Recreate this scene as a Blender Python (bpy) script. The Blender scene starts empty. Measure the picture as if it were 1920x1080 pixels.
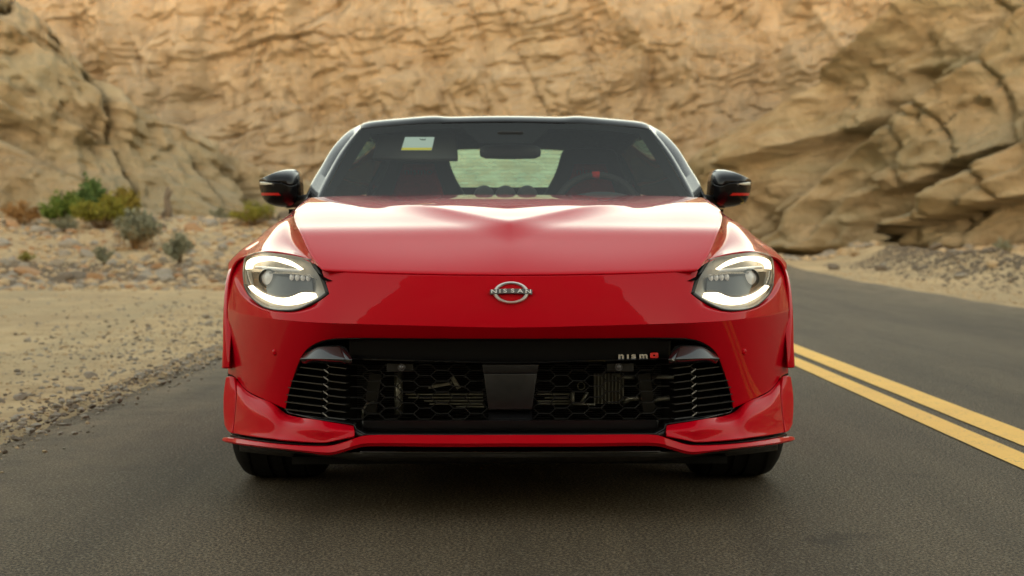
import bpy, bmesh, math, random
import numpy as np
from mathutils import Vector, Matrix

C = bpy.context.scene
COL = C.collection
R = math.radians
random.seed(7)
RNG = np.random.default_rng(7)

# ------------------------------------------------------------------ camera
FPX, DIST, EYE, HORIZON = 2667.0, 3.85, 0.785, 445.0     # 50 mm lens, measured from the photograph
cam = bpy.data.cameras.new('camera')
cam_ob = bpy.data.objects.new('camera', cam); COL.objects.link(cam_ob)
cam.lens = 50.0; cam.sensor_width = 36.0
cam_ob.location = (0, -DIST, EYE); cam_ob.rotation_euler = (R(90), 0, 0)
cam.shift_y = -(540 - HORIZON) / 1920.0
cam.clip_start = 0.05; cam.clip_end = 2000
cam.dof.use_dof = True; cam.dof.focus_distance = 3.95; cam.dof.aperture_fstop = 4.0; cam.dof.aperture_blades = 9
C.camera = cam_ob

# ------------------------------------------------------------------ sky, sun, exposure
SUN_EL, SUN_AZ = 6.0, 180.0          # degrees: the sun is low, hidden by the added buttress behind the camera; azimuth from +Y towards +X
w = bpy.data.worlds.new('World'); C.world = w; w.use_nodes = True
nt = w.node_tree; nt.nodes.clear()
out = nt.nodes.new('ShaderNodeOutputWorld'); bg = nt.nodes.new('ShaderNodeBackground')
sky = nt.nodes.new('ShaderNodeTexSky'); sky.sky_type = 'NISHITA'; sky.sun_disc = False
sky.sun_elevation = R(SUN_EL); sky.sun_rotation = R(SUN_AZ); sky.dust_density = 0.5; sky.air_density = 1.0; sky.ozone_density = 0.5
tint = nt.nodes.new('ShaderNodeMix'); tint.data_type = 'RGBA'; tint.blend_type = 'MULTIPLY'; tint.inputs[0].default_value = 1.0
tint.inputs[7].default_value = (1.07, 0.81, 0.60, 1)
nt.links.new(sky.outputs[0], tint.inputs[6]); nt.links.new(tint.outputs[2], bg.inputs[0])
bg.inputs[1].default_value = 0.15
nt.links.new(bg.outputs[0], out.inputs[0])
sun = bpy.data.lights.new('sun', 'SUN'); sun.energy = 0.5; sun.angle = R(30); sun.color = (1.0, 0.88, 0.70)
sun_ob = bpy.data.objects.new('sun', sun); COL.objects.link(sun_ob)
sd = Vector((math.sin(R(SUN_AZ)) * math.cos(R(SUN_EL)), math.cos(R(SUN_AZ)) * math.cos(R(SUN_EL)), math.sin(R(SUN_EL))))
sun_ob.rotation_euler = sd.to_track_quat('Z', 'Y').to_euler(); sun_ob.location = sd * 60
C.view_settings.view_transform = 'Standard'; C.view_settings.look = 'None'
C.view_settings.exposure = 3.0; C.view_settings.gamma = 1.0; C.view_settings.use_curve_mapping = False
C.cycles.max_bounces = 9; C.cycles.transparent_max_bounces = 16; C.cycles.caustics_reflective = False; C.cycles.caustics_refractive = False
C.cycles.sample_clamp_indirect = 6.0; C.cycles.use_denoising = True

# ------------------------------------------------------------------ helpers: tagging and meshes
def tag(o, label=None, cat=None, group=None, kind=None):
    if label: o['label'] = label
    if cat: o['category'] = cat
    if group: o['group'] = group
    if kind: o['kind'] = kind
    return o
def empty(name, loc=(0, 0, 0), rz=0.0):
    o = bpy.data.objects.new(name, None); COL.objects.link(o); o.location = loc; o.rotation_euler = (0, 0, rz)
    o.empty_display_size = 0.2
    return o
def mesh_obj(name, V, Fc, mat, parent=None, smooth=True, face=None, merge=0.0, solid=0.0, bevel=0.0, sharp=None):
    me = bpy.data.meshes.new(name)
    me.from_pydata([tuple(map(float, v)) for v in V], [], [tuple(map(int, f)) for f in Fc])
    if merge:
        bm = bmesh.new(); bm.from_mesh(me)
        bmesh.ops.remove_doubles(bm, verts=bm.verts, dist=merge)
        bm.to_mesh(me); bm.free()
    if face is not None:
        f = Vector(face); s = 0.0
        for p in me.polygons: s += p.normal.dot(f) * p.area
        if s < 0: me.flip_normals()
    me.polygons.foreach_set('use_smooth', [smooth] * len(me.polygons))
    if sharp is not None: me.set_sharp_from_angle(angle=R(sharp))
    me.materials.append(mat); me.update()
    o = bpy.data.objects.new(name, me); COL.objects.link(o)
    if parent is not None: o.parent = parent
    if solid:
        m = o.modifiers.new('solid', 'SOLIDIFY'); m.thickness = solid; m.offset = -1.0
    if bevel:
        m = o.modifiers.new('bevel', 'BEVEL'); m.width = bevel; m.segments = 2; m.limit_method = 'ANGLE'; m.angle_limit = R(50)
    return o
class MB:
    """collects several shapes into one mesh"""
    def __init__(s): s.V = []; s.F = []
    def add(s, V, F):
        b = len(s.V); s.V += [tuple(map(float, v)) for v in V]; s.F += [tuple(int(i) + b for i in f) for f in F]; return s
    def grid(s, P, flip=False):
        n, m = P.shape[:2]; V = P.reshape(-1, 3)
        F = [(i*m+j, i*m+j+1, (i+1)*m+j+1, (i+1)*m+j) for i in range(n-1) for j in range(m-1)]
        if flip: F = [f[::-1] for f in F]
        return s.add(V, F)
    def box(s, c, d, rot=None):
        V = []
        for x in (-.5, .5):
            for y in (-.5, .5):
                for z in (-.5, .5):
                    v = Vector((x*d[0], y*d[1], z*d[2]))
                    if rot is not None: v = rot @ v
                    V.append(v + Vector(c))
        return s.add(V, [(0,1,3,2),(4,6,7,5),(0,4,5,1),(2,3,7,6),(0,2,6,4),(1,5,7,3)])
    def bar(s, a, b, w_, d_):
        """box from a to b; w_ = thickness across (in the plane facing y), d_ = depth along y"""
        a = Vector(a); b = Vector(b); t = (b - a); L = t.length; t.normalize()
        y = Vector((0, 1, 0)); n = t.cross(y); n.normalize(); y = n.cross(t)
        return s.box((a + b) / 2, (L, d_, w_), Matrix((t, y, n)).transposed())
    def tube(s, path, r, k=8, cap=True):
        path = [Vector(p) for p in path]; n = len(path); V = []; F = []
        rr = r if hasattr(r, '__len__') else [r] * n
        ref = Vector((0, 0, 1)) if abs((path[-1] - path[0]).normalized().z) < .9 else Vector((1, 0, 0))
        for i, p in enumerate(path):
            t = (path[min(i+1, n-1)] - path[max(i-1, 0)]).normalized()
            a = t.cross(ref).normalized(); b = t.cross(a).normalized()
            for j in range(k):
                q = 2 * math.pi * j / k; V.append(p + rr[i] * (math.cos(q) * a + math.sin(q) * b))
        for i in range(n - 1):
            for j in range(k): F.append((i*k+j, i*k+(j+1) % k, (i+1)*k+(j+1) % k, (i+1)*k+j))
        if cap: F += [tuple(range(k))[::-1], tuple((n-1)*k + j for j in range(k))]
        return s.add(V, F)
    def lathe(s, prof, origin, axis='x', k=32, closed=False):
        """prof = [(radius, along)], around the given axis through origin"""
        V = []; F = []; n = len(prof)
        for r, a in prof:
            for j in range(k):
                q = 2 * math.pi * j / k; c, d = r * math.cos(q), r * math.sin(q)
                V.append({'x': (origin[0]+a, origin[1]+c, origin[2]+d), 'y': (origin[0]+c, origin[1]+a, origin[2]+d), 'z': (origin[0]+c, origin[1]+d, origin[2]+a)}[axis])
        for i in range(n if closed else n - 1):
            for j in range(k):
                i2 = (i + 1) % n
                F.append((i*k+j, i*k+(j+1) % k, i2*k+(j+1) % k, i2*k+j))
        return s.add(V, F)
    def build(s, name, mat, parent=None, **kw): return mesh_obj(name, s.V, s.F, mat, parent, **kw)

def cs(xs, ys):
    """natural cubic spline, linear outside"""
    x = np.array(xs, float); y = np.array(ys, float); n = len(x); h = np.diff(x)
    A = np.zeros((n, n)); b = np.zeros(n); A[0, 0] = A[-1, -1] = 1
    for i in range(1, n - 1):
        A[i, i-1] = h[i-1]; A[i, i] = 2 * (h[i-1] + h[i]); A[i, i+1] = h[i]
        b[i] = 6 * ((y[i+1]-y[i]) / h[i] - (y[i]-y[i-1]) / h[i-1])
    M = np.linalg.solve(A, b)
    def f(q):
        q = np.asarray(q, float); qc = np.clip(q, x[0], x[-1])
        i = np.clip(np.searchsorted(x, qc, side='right') - 1, 0, n - 2)
        hh = h[i]; a = (x[i+1] - qc) / hh; c = (qc - x[i]) / hh
        v = a*y[i] + c*y[i+1] + ((a**3-a)*M[i] + (c**3-c)*M[i+1]) * hh**2 / 6
        s0 = (y[1]-y[0])/h[0] - h[0]*M[1]/6; s1 = (y[-1]-y[-2])/h[-1] + h[-1]*M[-2]/6
        return v + np.where(q < x[0], (q-x[0])*s0, 0) + np.where(q > x[-1], (q-x[-1])*s1, 0)
    return f
def pc(xs, ys):
    """monotone cubic (no overshoot)"""
    x = np.array(xs, float); y = np.array(ys, float); h = np.diff(x); dl = np.diff(y) / h; m = np.zeros(len(x))
    m[0], m[-1] = dl[0], dl[-1]
    for i in range(1, len(x) - 1):
        m[i] = 0 if dl[i-1]*dl[i] <= 0 else 3*(h[i-1]+h[i]) / ((2*h[i]+h[i-1])/dl[i-1] + (h[i]+2*h[i-1])/dl[i])
    def f(q):
        q = np.clip(np.asarray(q, float), x[0], x[-1]); i = np.clip(np.searchsorted(x, q, side='right') - 1, 0, len(x) - 2)
        t = (q - x[i]) / h[i]
        return (2*t**3-3*t**2+1)*y[i] + (t**3-2*t**2+t)*h[i]*m[i] + (3*t**2-2*t**3)*y[i+1] + (t**3-t**2)*h[i]*m[i+1]
    return f
def lin(pts, n):
    """resample a polyline evenly"""
    p = np.array(pts, float); L = np.r_[0, np.cumsum(np.linalg.norm(np.diff(p, axis=0), axis=1))]
    t = np.linspace(0, L[-1], n) if np.isscalar(n) else np.asarray(n) * L[-1]
    return np.stack([np.interp(t, L, p[:, k]) for k in range(p.shape[1])], 1)
def crv(pts, n):
    """smooth curve through points (cubic on chord length), resampled evenly"""
    p = np.array(pts, float)
    if len(p) == 2: return lin(p, n)
    L = np.r_[0, np.cumsum(np.sqrt(np.linalg.norm(np.diff(p, axis=0), axis=1)))]
    t = np.linspace(0, L[-1], 400)
    q = np.stack([cs(L, p[:, k])(t) for k in range(p.shape[1])], 1)
    return lin(q, n)
def coons(b0, b1, s0, s1):
    """b0,b1: (nu,k) bottom/top; s0,s1: (nv,k) left/right"""
    nu, nv = len(b0), len(s0); u = np.linspace(0, 1, nu)[None, :, None]; v = np.linspace(0, 1, nv)[:, None, None]
    return ((1-v)*b0[None] + v*b1[None] + (1-u)*s0[:, None] + u*s1[:, None]
            - ((1-u)*(1-v)*b0[0] + u*(1-v)*b0[-1] + (1-u)*v*b1[0] + u*v*b1[-1]))
def loft(sections, nu, nv):
    """smooth surface through sections (each a list of 3D points with equal counts)"""
    S = np.array(sections, float); k = S.shape[1]
    A = np.stack([crv(s, nv) for s in S], 0)                       # sections x nv x 3
    if len(S) == 2: 
        t = np.linspace(0, 1, nu)[:, None, None]; return A[0][None]*(1-t) + A[1][None]*t
    L = np.r_[0, np.cumsum(np.mean(np.linalg.norm(np.diff(A, axis=0), axis=2), axis=1))]
    t = np.linspace(0, L[-1], nu)
    return np.stack([np.stack([cs(L, A[:, j, c])(t) for c in range(3)], 1) for j in range(nv)], 1)
def Wp(hx, py, d):
    """sight line -> car space: half-width and height in photo pixels at depth d behind the nose"""
    s = (DIST + d) / FPX
    return np.stack(np.broadcast_arrays(hx * s, d, EYE + (HORIZON - py) * s), -1)
def mir(P): 
    Q = P.copy(); Q[..., 0] *= -1; return Q
def smooth01(a, b, x):
    t = np.clip((np.asarray(x, float) - a) / (b - a), 0, 1); return t*t*(3-2*t)

# ------------------------------------------------------------------ materials
def new_mat(name):
    m = bpy.data.materials.new(name); m.use_nodes = True
    return m, m.node_tree, m.node_tree.nodes['Principled BSDF']
def pm(name, col, rough=.5, metal=0.0, coat=0.0, spec=.5, emit=None, es=0.0, coat_r=.03, grain=0.0, gscale=60):
    m, t, p = new_mat(name)
    p.inputs['Base Color'].default_value = (*col, 1); p.inputs['Roughness'].default_value = rough
    p.inputs['Metallic'].default_value = metal; p.inputs['Coat Weight'].default_value = coat
    p.inputs['Coat Roughness'].default_value = coat_r; p.inputs['Coat IOR'].default_value = 1.36; p.inputs['Specular IOR Level'].default_value = spec
    if emit: p.inputs['Emission Color'].default_value = (*emit, 1); p.inputs['Emission Strength'].default_value = es
    if grain:                                                       # slight unevenness in tone and gloss
        tc = t.nodes.new('ShaderNodeTexCoord'); n = t.nodes.new('ShaderNodeTexNoise'); n.inputs['Scale'].default_value = gscale; n.inputs['Detail'].default_value = 6
        t.links.new(tc.outputs['Object'], n.inputs['Vector'])
        mx = t.nodes.new('ShaderNodeMix'); mx.data_type = 'RGBA'
        mx.inputs[6].default_value = (*[c*(1-grain) for c in col], 1); mx.inputs[7].default_value = (*[min(1, c*(1+grain)) for c in col], 1)
        t.links.new(n.outputs[0], mx.inputs[0]); t.links.new(mx.outputs[2], p.inputs['Base Color'])
        mr = t.nodes.new('ShaderNodeMapRange'); mr.inputs[1].default_value = .3; mr.inputs[2].default_value = .7
        mr.inputs[3].default_value = max(0, rough - .08); mr.inputs[4].default_value = min(1, rough + .08)
        t.links.new(n.outputs[0], mr.inputs[0]); t.links.new(mr.outputs[0], p.inputs['Roughness'])
    return m
def thin_glass(name, tintc, refl=1.0, rough=0.0, ior=1.5, dust_haze=0.0, veil=None):
    m = bpy.data.materials.new(name); m.use_nodes = True; t = m.node_tree; t.nodes.clear()
    o = t.nodes.new('ShaderNodeOutputMaterial'); mx = t.nodes.new('ShaderNodeMixShader'); tr = t.nodes.new('ShaderNodeBsdfTransparent')
    gl = t.nodes.new('ShaderNodeBsdfGlossy'); fr = t.nodes.new('ShaderNodeFresnel'); fr.inputs[0].default_value = ior
    tr.inputs[0].default_value = (*tintc, 1); gl.inputs['Roughness'].default_value = rough; gl.inputs['Color'].default_value = (refl, refl, refl, 1)
    ge = t.nodes.new('ShaderNodeNewGeometry'); mi = t.nodes.new('ShaderNodeMapRange')      # same reflectance from either side of the sheet
    mi.inputs[3].default_value = ior; mi.inputs[4].default_value = 1/ior; t.links.new(ge.outputs['Backfacing'], mi.inputs[0]); t.links.new(mi.outputs[0], fr.inputs[0])
    t.links.new(fr.outputs[0], mx.inputs[0]); t.links.new(tr.outputs[0], mx.inputs[1]); t.links.new(gl.outputs[0], mx.inputs[2])
    if dust_haze:
        df = t.nodes.new('ShaderNodeBsdfTranslucent'); df.inputs[0].default_value = (*(veil or (.55, .52, .47)), 1)
        n = t.nodes.new('ShaderNodeTexNoise'); n.inputs['Scale'].default_value = 9; n.inputs['Detail'].default_value = 8
        tc = t.nodes.new('ShaderNodeTexCoord'); t.links.new(tc.outputs['Object'], n.inputs['Vector'])
        ml = t.nodes.new('ShaderNodeMath'); ml.operation = 'MULTIPLY'; ml.inputs[1].default_value = dust_haze; t.links.new(n.outputs[0], ml.inputs[0])
        m2 = t.nodes.new('ShaderNodeMixShader'); t.links.new(ml.outputs[0], m2.inputs[0]); t.links.new(mx.outputs[0], m2.inputs[1]); t.links.new(df.outputs[0], m2.inputs[2])
        t.links.new(m2.outputs[0], o.inputs[0])
    else: t.links.new(mx.outputs[0], o.inputs[0])
    return m

def paint_red():
    m, t, p = new_mat('red_paint')
    p.inputs['Base Color'].default_value = (.52, .0, .010, 1); p.inputs['Metallic'].default_value = .0; p.inputs['Roughness'].default_value = .45
    p.inputs['Coat Weight'].default_value = 1.0; p.inputs['Coat Roughness'].default_value = .015; p.inputs['Coat IOR'].default_value = 1.24; p.inputs['Specular IOR Level'].default_value = .05
    tc = t.nodes.new('ShaderNodeTexCoord')
    n = t.nodes.new('ShaderNodeTexNoise'); n.inputs['Scale'].default_value = 5; n.inputs['Detail'].default_value = 5
    t.links.new(tc.outputs['Object'], n.inputs['Vector'])
    mr = t.nodes.new('ShaderNodeMapRange'); mr.inputs[1].default_value = .35; mr.inputs[2].default_value = .75; mr.inputs[3].default_value = .012; mr.inputs[4].default_value = .035
    t.links.new(n.outputs[0], mr.inputs[0]); t.links.new(mr.outputs[0], p.inputs['Coat Roughness'])
    # dust and insect specks
    v = t.nodes.new('ShaderNodeTexVoronoi'); v.inputs['Scale'].default_value = 42; v.inputs['Randomness'].default_value = 1
    t.links.new(tc.outputs['Object'], v.inputs['Vector'])
    lt = t.nodes.new('ShaderNodeMath'); lt.operation = 'LESS_THAN'; lt.inputs[1].default_value = .035; t.links.new(v.outputs['Distance'], lt.inputs[0])
    sx = t.nodes.new('ShaderNodeSeparateColor'); t.links.new(v.outputs['Color'], sx.inputs[0])
    gt = t.nodes.new('ShaderNodeMath'); gt.operation = 'GREATER_THAN'; gt.inputs[1].default_value = .93; t.links.new(sx.outputs[0], gt.inputs[0])
    ml = t.nodes.new('ShaderNodeMath'); ml.operation = 'MULTIPLY'; t.links.new(lt.outputs[0], ml.inputs[0]); t.links.new(gt.outputs[0], ml.inputs[1])
    m2 = t.nodes.new('ShaderNodeMath'); m2.operation = 'MULTIPLY'; m2.inputs[1].default_value = .55; t.links.new(ml.outputs[0], m2.inputs[0])
    mx = t.nodes.new('ShaderNodeMix'); mx.data_type = 'RGBA'; mx.inputs[6].default_value = (.52, .0, .010, 1); mx.inputs[7].default_value = (.30, .16, .12, 1)
    t.links.new(m2.outputs[0], mx.inputs[0]); t.links.new(mx.outputs[2], p.inputs['Base Color'])
    return m
M = {}
M['red'] = paint_red()
M['black_gloss'] = pm('black_gloss', (.006, .006, .007), .4, coat=1.0, spec=.05)
M['black_satin'] = pm('black_satin', (.012, .012, .013), .42, grain=.3)
M['black_matte'] = pm('black_matte', (.008, .008, .008), .75, spec=.2, grain=.4)
M['mesh_black'] = pm('mesh_black', (.012, .012, .0125), .5, spec=.25)
M['black_slat'] = pm('black_slat', (.022, .022, .024), .25, coat=.5)
M['dark_void'] = pm('dark_void', (.003, .003, .003), .95, spec=.05, grain=.3)
M['rubber'] = pm('rubber', (.012, .0115, .011), .8, spec=.25, grain=.35, gscale=40)
M['chrome'] = pm('chrome', (.72, .72, .73), .30, metal=.6)
M['chrome_dark'] = pm('chrome_dark', (.13, .13, .14), .35, metal=.5)
M['alloy'] = pm('alloy', (.33, .33, .30), .45, metal=.7, grain=.25)
M['alloy_dull'] = pm('alloy_dull', (.13, .13, .118), .5, metal=.6, grain=.35)
M['letter_white'] = pm('letter_white', (.82, .82, .82), .25, coat=.5)
M['letter_silver'] = pm('letter_silver', (.6, .6, .62), .2, metal=.8)
M['badge_red'] = pm('badge_red', (.75, .01, .01), .3, coat=.6)
M['strip_red'] = pm('strip_red', (.6, .015, .012), .35, coat=.4)
M['led'] = pm('led', (.9, .9, .9), .4, emit=(1.0, .84, .56), es=.50)
M['led_soft'] = pm('led_soft', (.5, .49, .46), .12, coat=1.0, emit=(1.0, .93, .82), es=.018)
M['trim_gloss'] = pm('trim_gloss', (.008, .008, .009), .4, coat=1.0, spec=.05); M['trim_gloss'].node_tree.nodes['Principled BSDF'].inputs['Coat IOR'].default_value = 1.9
M['lamp_dark'] = pm('lamp_dark', (.03, .029, .027), .3, coat=.4)
M['lamp_bowl'] = pm('lamp_bowl', (.27, .26, .235), .35, metal=.5, grain=.15)
M['lamp_silver'] = pm('lamp_silver', (.55, .54, .50), .22, metal=.9)
M['lens'] = thin_glass('lens', (.97, .97, .96))
M['windshield'] = thin_glass('windshield', (.90, .97, .92), ior=1.22, refl=.8)
M['side_glass'] = thin_glass('side_glass', (.03, .035, .032), refl=.35)
M['rear_glass'] = thin_glass('rear_glass', (.72, .97, .78), ior=1.25, dust_haze=.55, veil=(.62, .95, .66))  # pale green scatter stands in for sky reflected on the rear glass
M['interior'] = pm('interior', (.018, .018, .019), .7, spec=.3, grain=.3)
M['visor'] = pm('visor', (.06, .062, .062), .8, grain=.2)
M['seat_red'] = pm('seat_red', (.42, .02, .02), .85, spec=.2, grain=.4, gscale=90)
M['sticker'] = pm('sticker', (.34, .45, .40), .6)
M['sticker_yellow'] = pm('sticker_yellow', (.48, .44, .03), .6)
M['ink'] = pm('ink', (.03, .03, .03), .6)
M['amber'] = pm('amber', (.75, .72, .6), .2, coat=1)
M['mirror'] = pm('mirror', (.8, .8, .8), .03, metal=1)

# node shorthand for the ground and rock materials
def nodes(t):
    tc = t.nodes.new('ShaderNodeTexCoord')
    def noise(scale, detail=8, rough=.55, dist=0.0, vec=None, sc=None):
        n = t.nodes.new('ShaderNodeTexNoise'); n.inputs['Scale'].default_value = scale; n.inputs['Detail'].default_value = detail
        n.inputs['Roughness'].default_value = rough; n.inputs['Distortion'].default_value = dist
        src = vec or tc.outputs['Object']
        if sc:
            mp = t.nodes.new('ShaderNodeMapping'); mp.inputs['Scale'].default_value = sc[:3]
            if len(sc) > 3: mp.inputs['Rotation'].default_value = sc[3]
            t.links.new(src, mp.inputs[0]); src = mp.outputs[0]
        t.links.new(src, n.inputs['Vector']); return n.outputs[0]
    def voro(scale, feature='F1', sc=None):
        n = t.nodes.new('ShaderNodeTexVoronoi'); n.inputs['Scale'].default_value = scale; n.feature = feature
        src = tc.outputs['Object']
        if sc:
            mp = t.nodes.new('ShaderNodeMapping'); mp.inputs['Scale'].default_value = sc[:3]; t.links.new(src, mp.inputs[0]); src = mp.outputs[0]
        t.links.new(src, n.inputs['Vector']); return n
    def ramp(src, stops):
        n = t.nodes.new('ShaderNodeValToRGB'); e = n.color_ramp.elements
        while len(e) < len(stops): e.new(.5)
        for k, (p_, c_) in enumerate(stops): e[k].position = p_; e[k].color = (*c_, 1) if len(c_) == 3 else c_
        t.links.new(src, n.inputs[0]); return n.outputs[0]
    def rng(src, a, b, c_, d_):
        n = t.nodes.new('ShaderNodeMapRange'); n.inputs[1].default_value = a; n.inputs[2].default_value = b; n.inputs[3].default_value = c_; n.inputs[4].default_value = d_
        t.links.new(src, n.inputs[0]); return n.outputs[0]
    def mix(f, a, b, mode='MIX'):
        n = t.nodes.new('ShaderNodeMix'); n.data_type = 'RGBA'; n.blend_type = mode
        for k, v in ((0, f), (6, a), (7, b)):
            if isinstance(v, (int, float)): n.inputs[k].default_value = v
            elif isinstance(v, tuple): n.inputs[k].default_value = (*v, 1)
            else: t.links.new(v, n.inputs[k])
        return n.outputs[2]
    def math_(op, a, b):
        n = t.nodes.new('ShaderNodeMath'); n.operation = op
        for k, v in ((0, a), (1, b)):
            if isinstance(v, (int, float)): n.inputs[k].default_value = v
            else: t.links.new(v, n.inputs[k])
        return n.outputs[0]
    def bump(h, strength, dist, prev=None):
        n = t.nodes.new('ShaderNodeBump'); n.inputs['Strength'].default_value = strength; n.inputs['Distance'].default_value = dist
        t.links.new(h, n.inputs['Height'])
        if prev is not None: t.links.new(prev, n.inputs['Normal'])
        return n.outputs[0]
    return tc, noise, voro, ramp, rng, mix, math_, bump

def asphalt():
    m, t, p = new_mat('asphalt'); tc, noise, voro, ramp, rng, mix, math_, bump = nodes(t)
    big = noise(.35, 6, .6); streak = noise(1.0, 6, .6, sc=(2.2, .18, 1)); grit = noise(120, 4, .9); v = voro(150)
    base = ramp(grit, [(.40, (.010, .0075, .0048)), (.46, (.050, .038, .0245)), (.53, (.165, .127, .082)), (.61, (.40, .315, .21))])
    base = mix(rng(big, .35, .7, 0, .25), base, (.125, .098, .064), 'MIX')
    base = mix(rng(streak, .42, .68, 0, .45), base, (.030, .0245, .018))
    fl = math_('GREATER_THAN', v.outputs['Color'], .93)
    sepc = t.nodes.new('ShaderNodeSeparateColor'); t.links.new(v.outputs['Color'], sepc.inputs[0])
    pale = math_('GREATER_THAN', sepc.outputs[0], .955)
    base = mix(math_('MULTIPLY', pale, .6), base, (.26, .225, .17))
    sp = t.nodes.new('ShaderNodeSeparateXYZ'); t.links.new(tc.outputs['Object'], sp.inputs[0])
    drift = math_('MULTIPLY', rng(sp.outputs[0], -1.2, -2.15, 0, .9), rng(noise(3.0, 8, .7), .38, .72, 0, 1))
    drift = math_('MAXIMUM', drift, math_('MULTIPLY', rng(sp.outputs[0], 4.3, 6.0, 0, .9), rng(noise(3.0, 8, .7), .40, .72, 0, 1)))
    base = mix(drift, base, (.36, .275, .17))
    spot = rng(noise(1.7, 4, .5), .66, .74, 0, .5); base = mix(spot, base, (.02, .017, .014))
    t.links.new(base, p.inputs['Base Color']); p.inputs['Roughness'].default_value = .70; p.inputs['Specular IOR Level'].default_value = .2
    b = bump(v.outputs['Distance'], .8, .007); b = bump(grit, .8, .010, b)
    t.links.new(b, p.inputs['Normal']); return m
def line_paint():
    m, t, p = new_mat('yellow_paint'); tc, noise, voro, ramp, rng, mix, math_, bump = nodes(t)
    wear = noise(90, 8, .75); big = noise(2.2, 5)
    col = mix(rng(big, .35, .7, 0, .6), (.86, .49, .065), (.74, .40, .05))
    k = math_('MULTIPLY', rng(wear, .54, .64, 0, 1), rng(noise(5, 4), .38, .62, 0.10, .95))
    col = mix(k, col, (.10, .085, .06)); t.links.new(col, p.inputs['Base Color']); p.inputs['Roughness'].default_value = .65
    t.links.new(bump(noise(190, 4, .7), .45, .002), p.inputs['Normal']); return m
def sand():
    m, t, p = new_mat('sand'); tc, noise, voro, ramp, rng, mix, math_, bump = nodes(t)
    big = noise(.22, 7, .6); mid = noise(2.2, 8, .65, .4); fine = noise(38, 6, .75); track = noise(.8, 5, .55, sc=(1.5, .16, 1))
    c = ramp(mid, [(.28, (.40, .28, .15)), (.5, (.60, .435, .24)), (.74, (.70, .535, .32))])
    c = mix(rng(big, .38, .68, 0, .65), c, (.27, .205, .13)); c = mix(rng(track, .48, .62, 0, .7), c, (.42, .33, .20))
    c = mix(rng(fine, .48, .78, 0, .6), c, (.47, .385, .26)); c = mix(rng(noise(22, 5, .8), .56, .70, 0, .75), c, (.12, .10, .085))
    t.links.new(c, p.inputs['Base Color']); p.inputs['Roughness'].default_value = .95; p.inputs['Specular IOR Level'].default_value = .1
    b = bump(fine, .7, .02); b = bump(mid, .6, .12, b); t.links.new(b, p.inputs['Normal']); return m
def rock(name, a, b_, c_, varn, tilt, bed, bedc=None):
    m, t, p = new_mat(name); tc, noise, voro, ramp, rng, mix, math_, bump = nodes(t)
    big = noise(.16, 8, .62, .6); mid = noise(.75, 9, .65, .8)
    beds = noise(1.0, 7, .6, .25, sc=(.10, .10, bed, (0, tilt, 0))); st = noise(1.0, 6, .6, .5, sc=(.9, .9, .10))
    col = ramp(mid, [(.28, a), (.52, b_), (.76, c_)])
    col = mix(rng(beds, .46, .60, 0, .55 if bedc else .28), col, bedc or tuple(x*.72 for x in a)); col = mix(rng(big, .45, .68, 0, .6), col, varn)
    col = mix(rng(st, .52, .72, 0, .35), col, tuple(x*.6 for x in a)); col = mix(rng(noise(7, 6, .7), .55, .75, 0, .3), col, tuple(min(1, x*1.25) for x in c_))
    t.links.new(col, p.inputs['Base Color']); p.inputs['Roughness'].default_value = .95; p.inputs['Specular IOR Level'].default_value = .12
    b = bump(beds, .6, .35); b = bump(mid, .7, .5, b); b = bump(noise(5, 8, .7), .6, .1, b)
    t.links.new(b, p.inputs['Normal']); return m
M['asphalt'] = asphalt(); M['line'] = line_paint(); M['sand'] = sand()
M['rock_back'] = rock('rock_back', (.25, .198, .134), (.34, .282, .20), (.41, .355, .265), (.315, .235, .148), .12, 1.1)
M['rock_left'] = rock('rock_left', (.235, .18, .11), (.35, .285, .185), (.44, .365, .25), (.30, .25, .175), .7, .9, (.27, .255, .175))
M['rock_right'] = rock('rock_right', (.235, .18, .11), (.35, .285, .185), (.44, .365, .25), (.34, .245, .14), -.6, .8, (.275, .255, .17))
M['stone_grey'] = pm('stone_grey', (.29, .255, .205), .9, grain=.35, gscale=8)
M['stone_tan'] = pm('stone_tan', (.46, .34, .20), .9, grain=.3, gscale=8)
M['stone_dark'] = pm('stone_dark', (.15, .118, .085), .9, grain=.35, gscale=8)
M['stone_rust'] = pm('stone_rust', (.34, .20, .10), .9, grain=.3, gscale=8)

# ------------------------------------------------------------------ numpy noise
def _h(ix, iy, seed):
    n = (ix.astype(np.int64) * 374761393 + iy.astype(np.int64) * 668265263 + seed * 974711) & 0x7fffffff
    n = ((n ^ (n >> 13)) * 1274126177) & 0x7fffffff
    return ((n ^ (n >> 16)) & 0xffff) / 65535.0
def vnoise(x, y, seed=0):
    ix, iy = np.floor(x), np.floor(y); fx, fy = x - ix, y - iy
    fx = fx*fx*fx*(fx*(fx*6-15)+10); fy = fy*fy*fy*(fy*(fy*6-15)+10)
    a, b, c, d = _h(ix, iy, seed), _h(ix+1, iy, seed), _h(ix, iy+1, seed), _h(ix+1, iy+1, seed)
    return (a*(1-fx)+b*fx)*(1-fy) + (c*(1-fx)+d*fx)*fy
def fbm(x, y, o=5, seed=0, g=.5):
    s = 0; a = 1; n = 0
    for k in range(o): s = s + a*vnoise(x*2**k + 17.3*k, y*2**k - 9.1*k, seed+k); n += a; a *= g
    return s / n - .5
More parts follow.
